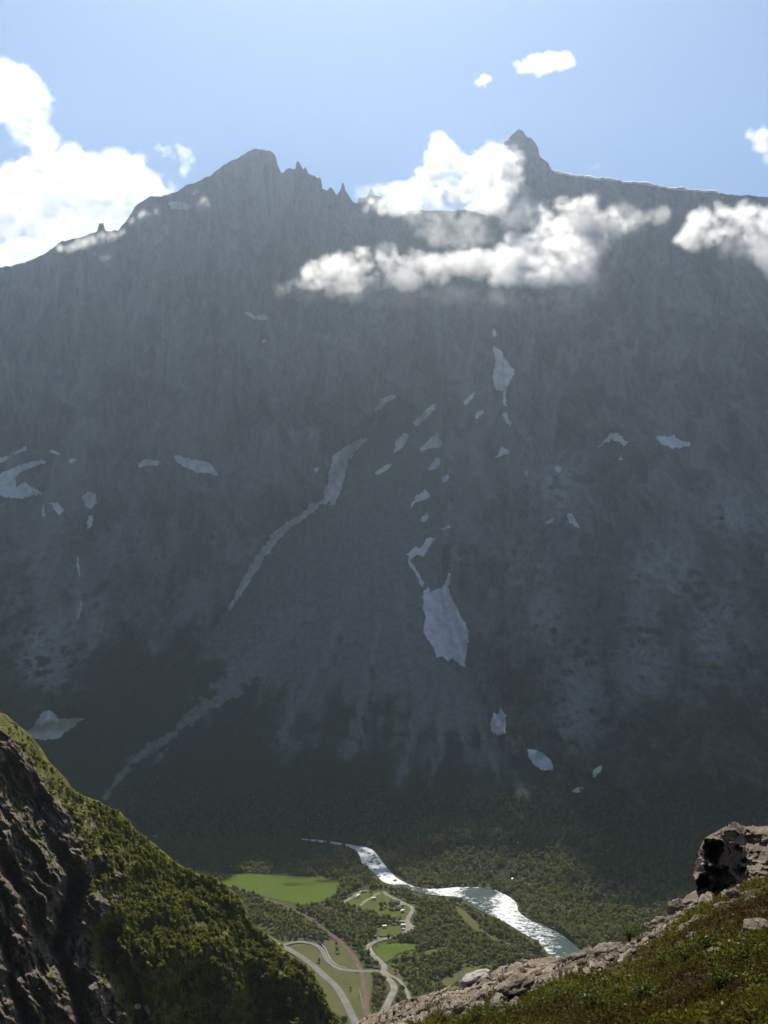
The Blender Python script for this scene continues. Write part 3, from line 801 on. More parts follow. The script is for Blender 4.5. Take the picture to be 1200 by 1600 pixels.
SNOW = [
 ([(380,489),(390,488),(400,493),(412,491),(419,496),(412,500),(400,500),(390,495)], 'small snow patch high on the dark wall under the rounded summit'),
 ([(408,533),(412,529),(417,535),(410,536)], 'tiny snow fleck just below the high patch under the rounded summit'),
 ([(262,317),(275,313),(285,317),(305,318),(300,326),(285,328),(268,326)], 'bluish snow patch on the left shoulder just under the ridge'),
 ([(297,302),(310,296),(314,299),(303,305)], 'narrow snow strip above the shoulder patch close to the ridge'),
 ([(0,740),(20,731),(40,724),(65,718),(73,722),(58,728),(35,735),(24,745),(26,760),(40,752),(50,760),(66,770),(45,776),(24,780),(0,775),(-20,770),(-20,745)], 'large forked snow patch on the ledges at the left edge of the wall'),
 ([(-5,718),(10,712),(18,714),(2,722)], 'thin snow sliver above the large forked patch'),
 ([(22,708),(40,697),(43,703),(26,710)], 'slanted snow sliver above the right arm of the large forked patch'),
 ([(75,703),(94,707),(95,711),(80,708)], 'small flat snow fleck right of the slivers above the forked patch'),
 ([(106,719),(122,715),(120,722),(109,724)], 'small pale snow fleck between the forked patch and the egg shaped one'),
 ([(127,775),(136,768),(149,770),(151,785),(142,796),(132,790)], 'egg shaped snow patch right of the large forked patch'),
 ([(136,805),(146,806),(143,820),(138,828)], 'small dripping snow patch under the egg shaped one'),
 ([(78,786),(88,785),(102,797),(98,800),(93,806),(86,796)], 'small forked snow patch under the large forked one'),
 ([(66,790),(69,789),(69,806),(66,808)], 'short upright snow streak left of the small forked patch'),
 ([(214,726),(225,719),(240,718),(251,722),(245,727),(230,726),(218,731)], 'ragged snow strip left of the white wedge on the middle ledge'),
 ([(269,714),(280,711),(290,716),(305,718),(318,719),(330,726),(340,738),(338,744),(320,738),(300,736),(288,728),(275,722)], 'bright white wedge of snow on the middle ledge of the wall'),
 ([(768,515),(773,513),(776,524),(771,527)], 'tiny snow cap at the top of the tall snow gully'),
 ([(771,540),(776,546),(783,545),(786,556),(798,572),(806,575),(801,590),(794,603),(790,618),(793,636),(788,634),(784,620),(786,612),(775,610),(772,598),(770,580),(774,565)], 'tall bright snow gully below the cloud bank'),
 ([(784,642),(791,645),(797,660),(798,667),(790,660)], 'small snow tongue under the tall snow gully'),
 ([(768,716),(776,712),(786,697),(795,703),(796,710),(786,711)], 'little snow patch below the tongue of the tall gully'),
 ([(929,702),(945,690),(955,677),(965,675),(972,684),(983,690),(974,697),(966,691),(955,687),(940,696)], 'hooked snow patch left of the flat shield of snow'),
 ([(965,719),(970,711),(973,719)], 'tiny snow triangle below the hooked patch'),
 ([(1022,684),(1035,681),(1045,682),(1053,679),(1062,686),(1079,692),(1078,697),(1048,701),(1036,695)], 'flat shield of bright snow on the right part of the wall'),
 ([(865,733),(872,728),(877,733),(874,738)], 'tiny round snow spot left of the hooked patch'),
 ([(852,816),(862,811),(868,812),(858,819)], 'small flat snow fleck left of the slanting one on the right slabs'),
 ([(884,803),(892,803),(903,817),(906,826),(898,823),(888,814)], 'slanting snow sliver on the right slabs'),
 ([(637,866),(648,855),(658,858),(668,842),(679,840),(672,853),(663,868),(648,868),(641,875)], 'hooked grey snow patch above the big grey snowfield'),
 ([(655,700),(668,690),(682,675),(690,690),(688,700),(672,700),(660,706)], 'pale snow apron at the mouth of the upper gully'),
 ([(668,732),(680,717),(688,716),(687,730),(676,735)], 'small grey snow patch under the pale apron'),
 ([(640,790),(650,775),(665,764),(672,775),(660,784),(648,784),(643,794)], 'broken grey snow streaks above the hooked grey patch'),
 ([(688,826),(700,821),(703,825),(692,829)], 'tiny grey snow fleck right of the hooked grey patch'),
 ([(662,925),(668,915),(672,924),(690,918),(697,908),(699,894),(704,896),(701,915),(704,930),(712,945),(724,970),(733,985),(730,1005),(727,1030),(727,1045),(720,1040),(708,1028),(700,1034),(692,1024),(683,1028),(678,1012),(668,1000),(661,985),(664,965),(660,945)], 'big grey dirty snowfield beside the fan of scree'),
 ([(766,1126),(772,1110),(776,1120),(782,1106),(790,1118),(791,1135),(788,1147),(778,1149),(768,1142)], 'white snow patch at the lower right edge of the scree fan'),
 ([(823,1172),(835,1171),(850,1178),(862,1190),(864,1203),(850,1204),(836,1198),(828,1186)], 'smooth grey snow tongue above the sunlit wood'),
 ([(928,1204),(940,1196),(942,1201),(934,1210),(926,1216)], 'small snow sliver low on the slabs right of the smooth tongue'),
 ([(893,1237),(905,1230),(914,1232),(900,1239)], 'lowest small snow fleck right of the smooth tongue'),
 ([(40,1145),(55,1132),(62,1115),(72,1109),(85,1112),(90,1122),(110,1123),(133,1122),(120,1132),(105,1142),(92,1154),(75,1156),(58,1156)], 'wide snow cone at the foot of the left wall above the hillside'),
 ([(585,640),(597,622),(612,616),(620,620),(604,628),(590,645)], 'faint upper snow strip at the head of the scree fan'),
 ([(724,628),(736,617),(742,612),(740,620),(728,634)], 'faint small snow strip left of the tall snow gully'),
 ([(640,872),(650,890),(660,908),(664,918),(658,914),(648,896),(636,880)], 'thin snow thread joining the hooked grey patch to the big snowfield'),
 ([(618,690),(632,676),(640,680),(628,700),(616,708)], 'faint grey snow strip at the top of the scree fan'),
 ([(690,748),(700,742),(702,748),(692,755)], 'tiny grey snow speck right of the small grey patch'),
 ([(645,660),(660,648),(672,634),(682,630),(680,640),(664,655),(650,668)], 'curved grey snow strip left of the pale apron'),
 ([(585,738),(600,728),(612,722),(608,732),(592,742)], 'thin slanted snow strip right of the long couloir head'),
 ([(655,812),(668,800),(672,806),(660,818)], 'small grey snow speck below the broken streaks'),
 ([(490,733),(496,730),(500,735),(494,738)], 'lone snow speck left of the long couloir'),
 ([(820,734),(826,736),(824,744),(819,742)], 'tiny snow speck below the little patch of the tall gully'),
 ([(742,648),(752,640),(756,645),(746,654)], 'tiny snow strip left of the small tongue'),
]
for i, (pl, lab) in enumerate(SNOW):
    draped('snow_patch', pl, M['snow'], lab, 'snow patch', SG, seed=i * 3)
# the long snow couloir on the left edge of the fan
draped('snow_gully', [(521,712),(540,697),(572,682),(573,687),(556,703),(545,722),(540,738),(538,745),(537,756),(530,770),(521,790),(514,788),(516,781),(500,790),(482,807),(460,820),(446,830),(430,850),(412,873),(398,895),(385,918),(368,940),(359,955),(358,948),(368,928),(378,908),(392,880),(410,858),(423,838),(440,822),(462,808),(480,795),(484,786),(498,788),(506,775),(508,760),(515,752),(512,738),(518,728)], M['snow'], 'long narrow snow gully running down the left edge of the scree fan', 'snow gully', SG, edge=2.6, seed=77)
# snow rim on the plateau edge, right of the pointed peak
def rim():
    us = np.linspace(1040, 1320, 120); V = []; Fc = []
    for i, q in enumerate(us):
        j = int(round((q - U0) / (U1 - U0) * (NC - 1)))
        p = MP[0, j]
        h = 7.0 * sstep(1035, 1075, q) * (0.55 + 0.5 * perlin(q / 17.0, 2.2))
        h = max(h, 0.3)
        for dy, dz in ((-1.2, -2.0), (-1.0, h * 0.5), (3.0, h + 1.0), (60.0, h - 6.0), (60.0, -20.0)):
            V.append((p[0] * (1 + dy / 2500), p[1] + dy, p[2] + dz))
    for i in range(len(us) - 1):
        for k in range(4):
            a = i * 5 + k
            Fc.append((a, a + 1, a + 6, a + 5))
    tag(link('snow_cornice', mesh_np('snow_cornice', V, np.array(Fc)[:, ::-1], True), M['snow']), 'thin bright snow rim along the plateau edge right of the pointed peak', 'snow rim')
rim()
# thin falls on the left wall
for pl, lab in (([(119,872),(122,868),(124,885),(126,900),(123,902),(120,885)], 'upper thread of a thin waterfall on the left wall'),
                ([(123,950),(127,938),(129,945),(126,962),(122,970),(119,966)], 'lower thread of a thin waterfall on the left wall')):
    draped('waterfall', pl, M['snow'], lab, 'waterfall', 'waterfall threads', off=1.6, step=1.2, edge=0.6, seed=5)
# ================================================================== NEAR HILLSIDE (left): crags, gullies and scrub above the valley
hill_Ys = curve([(-400,250),(-150,300),(0,345),(150,390),(300,440),(390,450),(500,440),(640,425)])
HU0, HU1, HC, HR = -380.0, 640.0, 520, 330
hu = np.linspace(HU0, HU1, HC)
hv0 = hill_v(hu) + 1.6 * perlin(hu / 9.0, 3.7) + 2.5 * perlin(hu / 37.0, 8.1)
HB = 1800.0
ht = np.linspace(0, 1, HR) ** 1.15
HV = hv0[None, :] + ht[:, None] * np.maximum(HB - hv0, 40)[None, :]
HU = np.broadcast_to(hu[None, :], HV.shape)
# where the scrub gives way to crags (depth below the skyline, photo pixels)
def hill_fields(U, V):
    s = V - hill_v(U)
    n = fbm(U / 55, V / 55, 0.0, 4)
    n2 = fbm(U / 22, V / 22, 5.0, 3)
    green_lim = np.interp(U, [-200, 0, 60, 110, 150, 200, 260, 330, 400, 450, 520], [14, 16, 22, 48, 150, 205, 160, 118, 72, 50, 25])
    dark = sstep(-25, 35, s - green_lim + 18 * n)               # steep, shaded side
    crag = sstep(0.0, 0.5, (165 - U) / 90.0 + 0.75 * n + (s - 60) / 420.0) * sstep(8, 34, s - 0.35 * green_lim + 22 * n)
    crag = np.maximum(crag, sstep(0.42, 0.62, n2 + 0.25 * n) * sstep(10, 40, s) * 0.8)
    return s, dark, crag, n, n2
s_, dark, crag, n_, n2_ = hill_fields(HU, HV)
slope = 0.50 + 2.4 * dark
slope = np.where(HU < 170, slope * (1 - 0.68 * sstep(200, 80, HU)), slope)
slope = np.where(s_ < 8, 0.42, slope)
HY = np.zeros_like(HV); HY[0] = hill_Ys(hu)
kk = (HV - 800) / F
for r_ in range(1, HR):
    z0 = CAM_H - kk[r_ - 1] * HY[r_ - 1]; m_ = slope[r_]
    HY[r_] = (CAM_H - z0 + m_ * HY[r_ - 1]) / (m_ + kk[r_])
HY = blur(HY, 4)
HPs = ray(HU, HV, HY)
# ribs and gullies run down to the right like the strata of the photo
a_ = (HU * 0.83 - HV * 0.56); b_ = (HU * 0.56 + HV * 0.83)
wob = 14 * fbm(HU / 60, HV / 60, 2.0, 3)
rib = ridged((a_ + wob) / 62.0, b_ / 300.0, 1.0, 4, 0.5)
fine = ridged((a_ + 0.6 * wob) / 17.0, b_ / 44.0, 6.0, 5, 0.62)
blk_ = ridged((HU + 8 * fbm(HU / 20, HV / 20, 3, 3)) / 11.0, HV / 8.0, 2.0, 3, 0.6)
lump = fbm(HU / 26, HV / 26, 9.0, 4)
prot = sstep(0, 30, s_)
d_ = (-11.0 * (rib - 0.8) - 4.4 * (fine - 0.8) - 1.5 * (blk_ - 0.7)) * (0.15 + 0.85 * crag) - 2.6 * lump * (0.4 + 0.6 * crag) - 5.5 * fbm(HU / 90, HV / 70, 3.0, 3)
# the two deep gullies between the crags
def gully(line, wid, deep):
    d = dist_line(HU, HV, line)
    return deep * np.exp(-(d / wid) ** 2)
g_ = gully([(118,1375),(112,1410),(96,1440),(88,1480)], 11, 20) + gully([(0,1335),(28,1385),(50,1430),(78,1480),(108,1530),(128,1600)], 9, 12) \
   + gully([(0,1440),(12,1490),(20,1540),(40,1600)], 9, 12) + gully([(160,1470),(190,1520),(215,1580),(220,1640)], 22, 16) + gully([(60,1240),(75,1300),(95,1345)], 10, 8)
d_ = d_ * prot + g_ * prot
HYd = HY + d_ * np.clip(HY / 350.0, 0.4, 1.1)
HP = ray(HU, HV, HYd)
hveg = np.clip(1.0 - crag * 0.80 + 0.55 * n2_ + 0.25 * n_, 0, 1)
hveg = np.where(HU + 60 < (HV - 1490) * 0.9, hveg * 0.2, hveg)
def h_point(u, v, off=0.0):
    u = np.asarray(u, float); v = np.asarray(v, float)
    c = np.clip(np.round((u - HU0) / (HU1 - HU0) * (HC - 1)).astype(int), 0, HC - 1)
    t = np.clip((v - hv0[c]) / np.maximum(HB - hv0[c], 40), 0, 1) ** (1 / 1.15) * (HR - 1)
    r = np.clip(t.astype(int), 0, HR - 2); f = t - r
    Y = HYd[r, c] * (1 - f) + HYd[r + 1, c] * f
    return ray(u, v, Y - off), r, c
rows_b = []
for dy, dz in ((4, 1.0), (14, 7), (40, 34), (110, 120), (260, 330), (420, 480)):
    B = HP[0].copy(); B[:, 1] += dy; B[:, 2] = np.maximum(B[:, 2] - dz + (1.5 * perlin(B[:, 0] / 9, dy) if dy > 4 else 0), -3)
    rows_b.append(B)
low = HP[-1].copy(); low[:, 1] -= 60; low[:, 2] = -3
ALLH = np.concatenate([np.array(rows_b[::-1]), HP, low[None]], 0)
hp = lambda A: np.concatenate([np.repeat(A[:1], len(rows_b), 0), A, A[-1:]], 0)
def mat_hill():
    k = N('hillside_rock')
    P = k.coords()
    n1 = k.noise(k.coords((1, 1, 0.5), (0, 0.5, 0)), 0.16, 6, 0.65, 0.5); n2 = k.noise(P, 0.9, 5, 0.7); n3 = k.noise(P, 0.05, 4, 0.6)
    rock = k.mix(k.ramp(n1, 0.3, 0.7), (0.085, 0.060, 0.040), (0.215, 0.168, 0.122))
    rock = k.mix(k.ramp(n2, 0.45, 0.75, 0, 0.6), rock, (0.28, 0.235, 0.185))
    rock = k.mix(k.ramp(n3, 0.5, 0.75, 0, 0.5), rock, (0.085, 0.060, 0.040))
    turf = k.mix(k.ramp(k.noise(P, 0.35, 5, 0.7), 0.3, 0.7), (0.070, 0.074, 0.011), (0.150, 0.142, 0.022))
    turf = k.mix(k.ramp(n3, 0.45, 0.7, 0, 0.5), turf, (0.065, 0.048, 0.020))
    vf = k.ramp(k.math('ADD', k.attr('veg'), k.math('MULTIPLY', k.math('SUBTRACT', k.noise(P, 0.22, 6, 0.7), 0.5), 1.3)), 0.45, 0.6)
    vor = k.n('TexVoronoi', feature='DISTANCE_TO_EDGE'); k.put(vor.inputs['Vector'], k.coords((0.5, 0.5, 0.32), (0, 0.6, 0.3))); vor.inputs['Scale'].default_value = 0.55
    crk = k.ramp(vor.outputs[0], 0.0, 0.07)
    rock = k.mix(k.math('MULTIPLY', k.math('SUBTRACT', 1.0, crk), 0.6), rock, (0.03, 0.024, 0.02))
    h = k.math('ADD', n1, k.math('ADD', k.math('MULTIPLY', n2, 0.5), k.math('MULTIPLY', crk, 0.5)))
    return k.bsdf(k.mix(vf, rock, turf), 0.92, 0.15, k.bump(h, 0.9, 2.2))
M['hill'] = mat_hill()
me = mesh_np('hillside', ALLH.reshape(-1, 3), grid_faces(HR + len(rows_b) + 1, HC)[:, ::-1], True, {'veg': hp(hveg)})
tag(link('hillside', me, M['hill']), kind='structure', label='craggy hillside with scrub falling to the valley')

# two leftover snow patches in the dark gully
M['snow_near'] = M['snow']
for (pl, lab) in (([(210,1570),(217,1568),(221,1572),(217,1577),(211,1576)], 'small rounded snow remnant in the dark gully of the hillside'),
                  ([(224,1572),(230,1571),(235,1578),(234,1587),(228,1582)], 'narrow upright snow remnant in the dark gully of the hillside')):
    pl = np.array(pl, float); cen = pl.mean(0)
    top, _, _ = h_point(pl[:, 0], pl[:, 1], 1.2); mid, _, _ = h_point(cen[:1], cen[1:], 1.8); bot, _, _ = h_point(pl[:, 0], pl[:, 1], -1.5)
    n = len(pl); V = np.concatenate([top, mid, bot]); Fc = []
    me = bpy.data.meshes.new('snow_remnant'); me.from_pydata(V.tolist(), [], [(i, (i + 1) % n, n) for i in range(n)] + [(i, n + 1 + i, n + 1 + (i + 1) % n, (i + 1) % n) for i in range(n)])
    me.update()
    tag(link('snow_patch', me, M['snow']), lab, 'snow patch', 'snow remnants in the gully')

# scrub: birch bushes and low trees
rng = np.random.default_rng(5)
nS = 24000
su = rng.uniform(-60, 545, nS); sv = rng.uniform(1105, 1640, nS)
P, r_, c_ = h_point(su, sv)
sF, dF, cF, nF, n2F = hill_fields(su, sv)
vegF = hveg[r_, c_]
ok = (sv > hill_v(su) + 1.5) & (rng.uniform(0, 1, nS) < np.clip(vegF * 1.25 - 0.25, 0, 1) * np.clip((su + 30) / 180, 0.12, 1)) 
ok &= rng.uniform(0, 1, nS) < np.clip(1.0 - 0.72 * dF, 0, 1)
ok &= (fbm(su / 18, sv / 18, 4, 2) > -0.42)
P, su, sv = P[ok], su[ok], sv[ok]
P[:, 2] -= 0.25
sS = rng.uniform(0.42, 1.0, len(P)) * np.interp(su, [0, 120, 300, 520], [0.55, 0.75, 1.0, 1.0])
stpl = [leaf_cloud(rng, 80, 0.34, 1.5, 1.5, 1.35, 5, 0.5) for _ in range(7)]
vis = (sv < np.minimum(crest_v(su) - 2, 1598)) & (su > 0)
order = np.argsort(np.where(vis, P[:, 1] / sS, 1e9))[:300]
rest = np.ones(len(P), bool); rest[order] = False
scatter('shrubbery', P[rest], sS[rest], stpl, M['shrub'], 'low green scrub covering the steep hillside', rng)
protos = []
for kk_ in range(5):
    cV = leaf_cloud(rng, 130, 0.27, 1.5, 1.5, 1.4, 6, 0.5)
    cm = mesh_np('crown', cV, quad_faces(len(cV) // 4), False, {'tint': np.zeros(len(cV))}); cm.materials.append(M['shrub'])
    tV, tF = trunk_geo(1.9, 0.07, 5, rng, 1.3)
    tm = mesh_np('trunk', tV, tF, True); tm.materials.append(M['bark'])
    protos.append((cm, tm))
for q, i in enumerate(order):
    cm, tm = protos[q % 5]
    t = empty('birch_bush', P[i], rng.uniform(0, 6.28)); t.scale = (sS[i],) * 3
    tag(t, 'low leafy birch bush on the steep hillside above the valley', 'bush', 'nearest birch bushes of the hillside')
    link('crown', cm, None, t); link('trunk', tm, None, t)
# ================================================================== NEAR SLOPE (right): rock band, heath and stones a few metres off
slope_v = curve([(380,1745),(480,1662),(540,1613),(560,1599),(580,1588),(600,1580),(625,1571),(650,1563),(690,1551),(740,1537),(780,1521),(800,1515),(850,1505),(900,1496),(950,1491),(972,1486),(985,1478),
 (1005,1465),(1030,1452),(1045,1444),(1065,1426),(1085,1410),(1110,1400),(1140,1388),(1200,1368),(1300,1345),(1500,1310)])
slope_Yc = curve([(380,26),(540,24),(650,22.5),(740,21),(900,18.5),(1000,17.6),(1085,17),(1200,16.5),(1500,16)])
slope_Yb = curve([(380,10),(540,8),(700,6.4),(900,5.2),(1200,4.4),(1500,4.0)])
NU0, NU1, NCc, NRr = 390.0, 1420.0, 980, 300
nu = np.linspace(NU0, NU1, NCc)
nv0 = slope_v(nu)
NVB = 1950.0
ntt = np.linspace(0, 1, NRr) ** 1.5
NV = nv0[None, :] + ntt[:, None] * (NVB - nv0)[None, :]
NU = np.broadcast_to(nu[None, :], NV.shape)
def near_Y(U, V):
    vc = slope_v(U); a = 1 / slope_Yc(U); b = 1 / slope_Yb(U)
    return 1 / np.clip(a + (b - a) * (V - vc) / (1750.0 - vc), 0.02, 0.8)
def rock_mask(U, V):
    s = V - slope_v(U)
    n = fbm(U / 30, V / 16, 12.0, 4)
    wdt = np.interp(U, [480, 560, 640, 700, 760, 850, 930, 980, 1020, 1080, 1200], [90, 70, 50, 34, 36, 38, 26, 20, 16, 8, 4])
    r = sstep(10, -8, s - wdt + 17 * n) * (1 - 0.85 * sstep(0.18, 0.42, fbm(U / 15, V / 8, 33.0, 3)) * sstep(3, 12, s))
    # a tongue of rock that leaves the band and runs down-left, as in the photo
    tng = np.minimum(dist_line(U, V, [(760,1540),(742,1560),(722,1582)]) / 9.0, dist_line(U, V, [(845,1535),(812,1552),(775,1572)]) / 13.0)
    return np.maximum(r, sstep(1.2, 0.7, tng + 0.4 * n))
NP = ray(NU, NV, near_Y(NU, NV))
RM = rock_mask(NU, NV)
def near_relief(P, rm, U, V):
    x, y = P[..., 0], P[..., 1]
    soft = 0.10 * fbm(x / 1.6, y / 1.6, 0.0, 4) + 0.035 * fbm(x / 0.32, y / 0.4, 2.0, 3)
    q = x * 0.94 + y * 0.34; p = -x * 0.34 + y * 0.94
    wq = 0.5 * fbm(x / 1.3, y / 1.3, 7.0, 3)
    str_ = ridged((p + wq) / 0.9, q / 3.2, 4.0, 4, 0.55)
    blk = np.abs(((q + wq + 0.5 * perlin(p / 0.5, q / 2.0)) / 0.85) % 1.0 - 0.5)
    hard = 0.09 * (str_ - 0.8) + 0.13 * fbm(q / 1.5, p / 0.7, 5.0, 5, 0.55) + 0.03 * np.minimum(blk * 5, 1.0) + 0.02 * (ridged(q / 0.6, p / 0.3, 8.0, 3) - 0.7)
    return soft * (1 - rm) + hard * rm
rel = near_relief(NP, RM, NU, NV) * np.clip(0.35 + (NV - nv0[None, :]) / 14.0, 0.35, 1)
# hollows: dark pockets under the stones
for (cu, cv, ru, rvv, dp) in ((975,1518,34,6,0.34), (1118,1480,20,15,0.40), (1140,1578,18,9,0.2), (1012,1500,16,8,0.14)):
    rel = rel - dp * np.exp(-((NU - cu) / ru) ** 2 - ((NV - cv + (NU - cu) * 0.35) / rvv) ** 2)
NP2 = NP.copy(); NP2[..., 2] += rel
def n_point(u, v):
    u = np.asarray(u, float); v = np.asarray(v, float)
    c = np.clip(np.round((u - NU0) / (NU1 - NU0) * (NCc - 1)).astype(int), 0, NCc - 1)
    t = np.clip((v - nv0[c]) / (NVB - nv0[c]), 0, 1) ** (1 / 1.5) * (NRr - 1)
    r = np.clip(t.astype(int), 0, NRr - 2); f = (t - r)[..., None]
    return NP2[r, c] * (1 - f) + NP2[r + 1, c] * f, RM[r, c]
bk = []
for dy, dz in ((0.25, 0.12), (0.8, 0.7), (2.0, 2.2), (6.0, 8.0), (20.0, 30.0), (70.0, 110.0), (200.0, 330.0)):
    B = NP2[0].copy(); B[:, 1] += dy; B[:, 0] *= 1 + dy / 60.0 * 0.3
    B[:, 2] -= dz - (0.12 * fbm(B[:, 0] / 0.8, dy, 1, 3) if dy < 7 else 0)
    bk.append(B)
fr = NP2[-1].copy(); fr[:, 1] -= 4.0; fr[:, 2] += 0.6
ALLN = np.concatenate([np.array(bk[::-1]), NP2, fr[None]], 0)
npad = lambda A: np.concatenate([np.repeat(A[:1], len(bk), 0), A, A[-1:]], 0)
rustm = sstep(-0.15, 0.45, fbm(NP[..., 0] / 1.5, NP[..., 1] / 2.2, 15.0, 3))
def mat_near():
    k = N('lichen_rock_and_heath')
    P = k.coords()
    n1 = k.noise(P, 1.3, 6, 0.65, 0.4); n2 = k.noise(P, 7.0, 5, 0.7); n3 = k.noise(P, 26.0, 3, 0.6)
    rock = k.mix(k.ramp(n1, 0.3, 0.7), (0.085, 0.064, 0.045), (0.215, 0.172, 0.127))
    rock = k.mix(k.ramp(n2, 0.5, 0.72, 0, 0.7), rock, (0.31, 0.265, 0.21))
    rock = k.mix(k.ramp(n2, 0.42, 0.28, 0, 0.6), rock, (0.05, 0.040, 0.031))
    vor = k.n('TexVoronoi', feature='DISTANCE_TO_EDGE'); k.put(vor.inputs['Vector'], k.coords((0.8, 1.0, 1.8), (0.2, 0.35, 0.3))); vor.inputs['Scale'].default_value = 1.7
    crk = k.ramp(k.math('ADD', vor.outputs[0], k.math('MULTIPLY', k.math('SUBTRACT', n2, 0.5), 0.10)), 0.0, 0.06)
    rock = k.mix(k.math('MULTIPLY', k.math('SUBTRACT', 1.0, crk), 0.8), rock, (0.02, 0.016, 0.012))
    soil = k.mix(k.ramp(n1, 0.35, 0.65), (0.028, 0.030, 0.008), (0.052, 0.048, 0.013))
    soil = k.mix(k.attr('rust'), soil, (0.055, 0.033, 0.013))
    rf = k.ramp(k.math('ADD', k.attr('rock'), k.math('MULTIPLY', k.math('SUBTRACT', n2, 0.5), 1.0)), 0.4, 0.6)
    h = k.math('ADD', n1, k.math('ADD', k.math('MULTIPLY', n2, 0.5), k.math('ADD', k.math('MULTIPLY', n3, 0.15), k.math('MULTIPLY', crk, 0.6))))
    return k.bsdf(k.mix(rf, rock, soil) if False else k.mix(rf, soil, rock), 0.9, 0.15, k.bump(h, 0.9, 0.12))
M['near'] = mat_near()
me = mesh_np('rocky_ground', ALLN.reshape(-1, 3), grid_faces(NRr + len(bk) + 1, NCc)[:, ::-1], True, {'rock': npad(RM), 'rust': npad(rustm)})
tag(link('rocky_ground', me, M['near']), kind='structure', label='heathy rock slope at the viewer\'s feet')

def mat_stone(name, a, b, spot, orange=0.0):
    k = N(name); P = k.coords(); oi = k.n('ObjectInfo')
    pv = k.n('VectorMath', operation='ADD'); k.put(pv.inputs[0], P)
    cx = k.n('CombineXYZ'); k.put(cx.inputs[0], k.math('MULTIPLY', oi.outputs['Random'], 50.0)); k.put(pv.inputs[1], cx.outputs[0])
    n1 = k.noise(pv.outputs[0], 1.6, 6, 0.65, 0.5); n2 = k.noise(pv.outputs[0], 6.0, 5, 0.7)
    c = k.mix(k.ramp(n1, 0.3, 0.7), a, b)
    c = k.mix(k.ramp(n2, 0.52, 0.7, 0, 0.75), c, spot)
    c = k.mix(k.ramp(n2, 0.42, 0.3, 0, 0.7), c, (0.045, 0.036, 0.029))
    if orange: c = k.mix(k.ramp(n1, 0.42, 0.52, 0, orange), c, (0.30, 0.11, 0.028))
    return k.bsdf(c, 0.9, 0.15, k.bump(k.math('ADD', n1, k.math('MULTIPLY', n2, 0.5)), 0.8, 0.10))
M['stone'] = mat_stone('grey_lichen_stone', (0.090, 0.069, 0.049), (0.225, 0.184, 0.140), (0.32, 0.275, 0.22))
M['pale'] = mat_stone('pale_stone', (0.23, 0.215, 0.195), (0.36, 0.34, 0.31), (0.44, 0.42, 0.39))
M['outcrop'] = mat_stone('brown_outcrop_stone', (0.050, 0.037, 0.026), (0.150, 0.118, 0.088), (0.27, 0.23, 0.185))
M['orange'] = mat_stone('orange_lichen_stone', (0.12, 0.10, 0.08), (0.22, 0.19, 0.16), (0.28, 0.26, 0.23), 0.8)
stones = [rock_mesh('stone', 30 + s, 4, 0.45, 0.62, 0.75, 1.1) for s in range(8)]
by_mat = {}
for mk in ('stone', 'pale', 'orange'):
    by_mat[mk] = []
    for me in stones:
        q = me.copy(); q.materials.append(M[mk]); by_mat[mk].append(q)
def put_stone(name, u, v, ru, rvv, tilt, mk, label, cat, group=None, seed=0, sink=0.1):
    P, _ = n_point(np.array([u]), np.array([v + rvv * 0.6])); P = P[0]
    Y = P[1]; o = link(name, by_mat[mk][seed % 8])
    sx = ru / F * Y; sz = rvv / F * Y
    o.scale = (sx * 1.1, max(sx * 0.9, sz), sz * 1.5)
    o.location = (P[0], P[1], P[2] + sz * (0.75 - sink))
    o.rotation_euler = (random.uniform(-0.15, 0.15), math.radians(-tilt), random.uniform(-0.5, 0.5))
    return tag(o, label, cat, group)
BIG = [
 (742,1537,26,11,25,'pale','big pale smooth slab half buried at the lower end of the rock band'),
 (742,1563,22,9,40,'stone','long grey slab slanting down below the big pale slab'),
 (722,1579,13,9,20,'stone','rounded grey boulder at the foot of the long slanting slab'),
 (778,1574,13,10,15,'stone','grey boulder with a dark front standing in the green heath'),
 (787,1518,8,6,15,'pale','small white boulder on top of the rock band'),
 (818,1507,11,6,10,'stone','dark humped boulder on the skyline of the rock band'),
 (868,1510,13,8,15,'stone','grey boulder right of the dark humped one on the rock band'),
 (900,1504,14,9,15,'stone','broad brown grey boulder in the middle of the rock band'),
 (920,1497,16,10,18,'stone','large smooth boulder above the broad brown grey one'),
 (943,1491,20,9,14,'stone','long smooth whaleback rock on the skyline above the dark overhang'),
 (966,1486,13,8,20,'stone','stubby rock at the upper end of the whaleback rock'),
 (878,1523,6,4,10,'orange','small stone with bright orange lichen in the middle of the band'),
 (801,1533,5,5,0,'orange','small orange stone below the white boulder'),
 (838,1526,9,6,10,'orange','orange stained slab between the two smaller orange stones'),
 (806,1555,28,13,20,'stone','wide arched boulder lying in the heath below the orange stones'),
 (975,1509,27,7,20,'stone','flat roof slab over a dark hollow'),
 (1013,1452,9,8,0,'stone','round dark boulder left of the stacked pale rocks'),
 (1028,1438,14,11,35,'stone','tilted grey rock stacked above the round dark boulder'),
 (1040,1439,7,5,0,'pale','bright white stone lodged below the black angular block'),
 (1058,1424,15,14,20,'stone','black angular block standing on the slope edge'),
 (1088,1406,22,8,30,'stone','long dark slab leaning on the skull shaped outcrop'),
 (1072,1453,15,8,30,'stone','smooth grey hump in the red heath'),
 (1090,1442,13,7,20,'stone','cracked grey stone right of the smooth hump'),
 (1119,1460,18,12,10,'stone','shaggy boulder over the deep black hollow'),
 (1183,1450,25,17,10,'stone','large pale boulder at the right edge above the green heath'),
 (1172,1409,12,6,25,'stone','flat slab between the outcrop and the large pale boulder'),
 (1147,1401,11,8,10,'stone','pointed stone at the foot of the skull shaped outcrop'),
 (942,1540,6,3,15,'pale','small white stone alone in the red heath'),
 (962,1534,8,3,20,'stone','thin grey stone beside the white one in the red heath'),
]
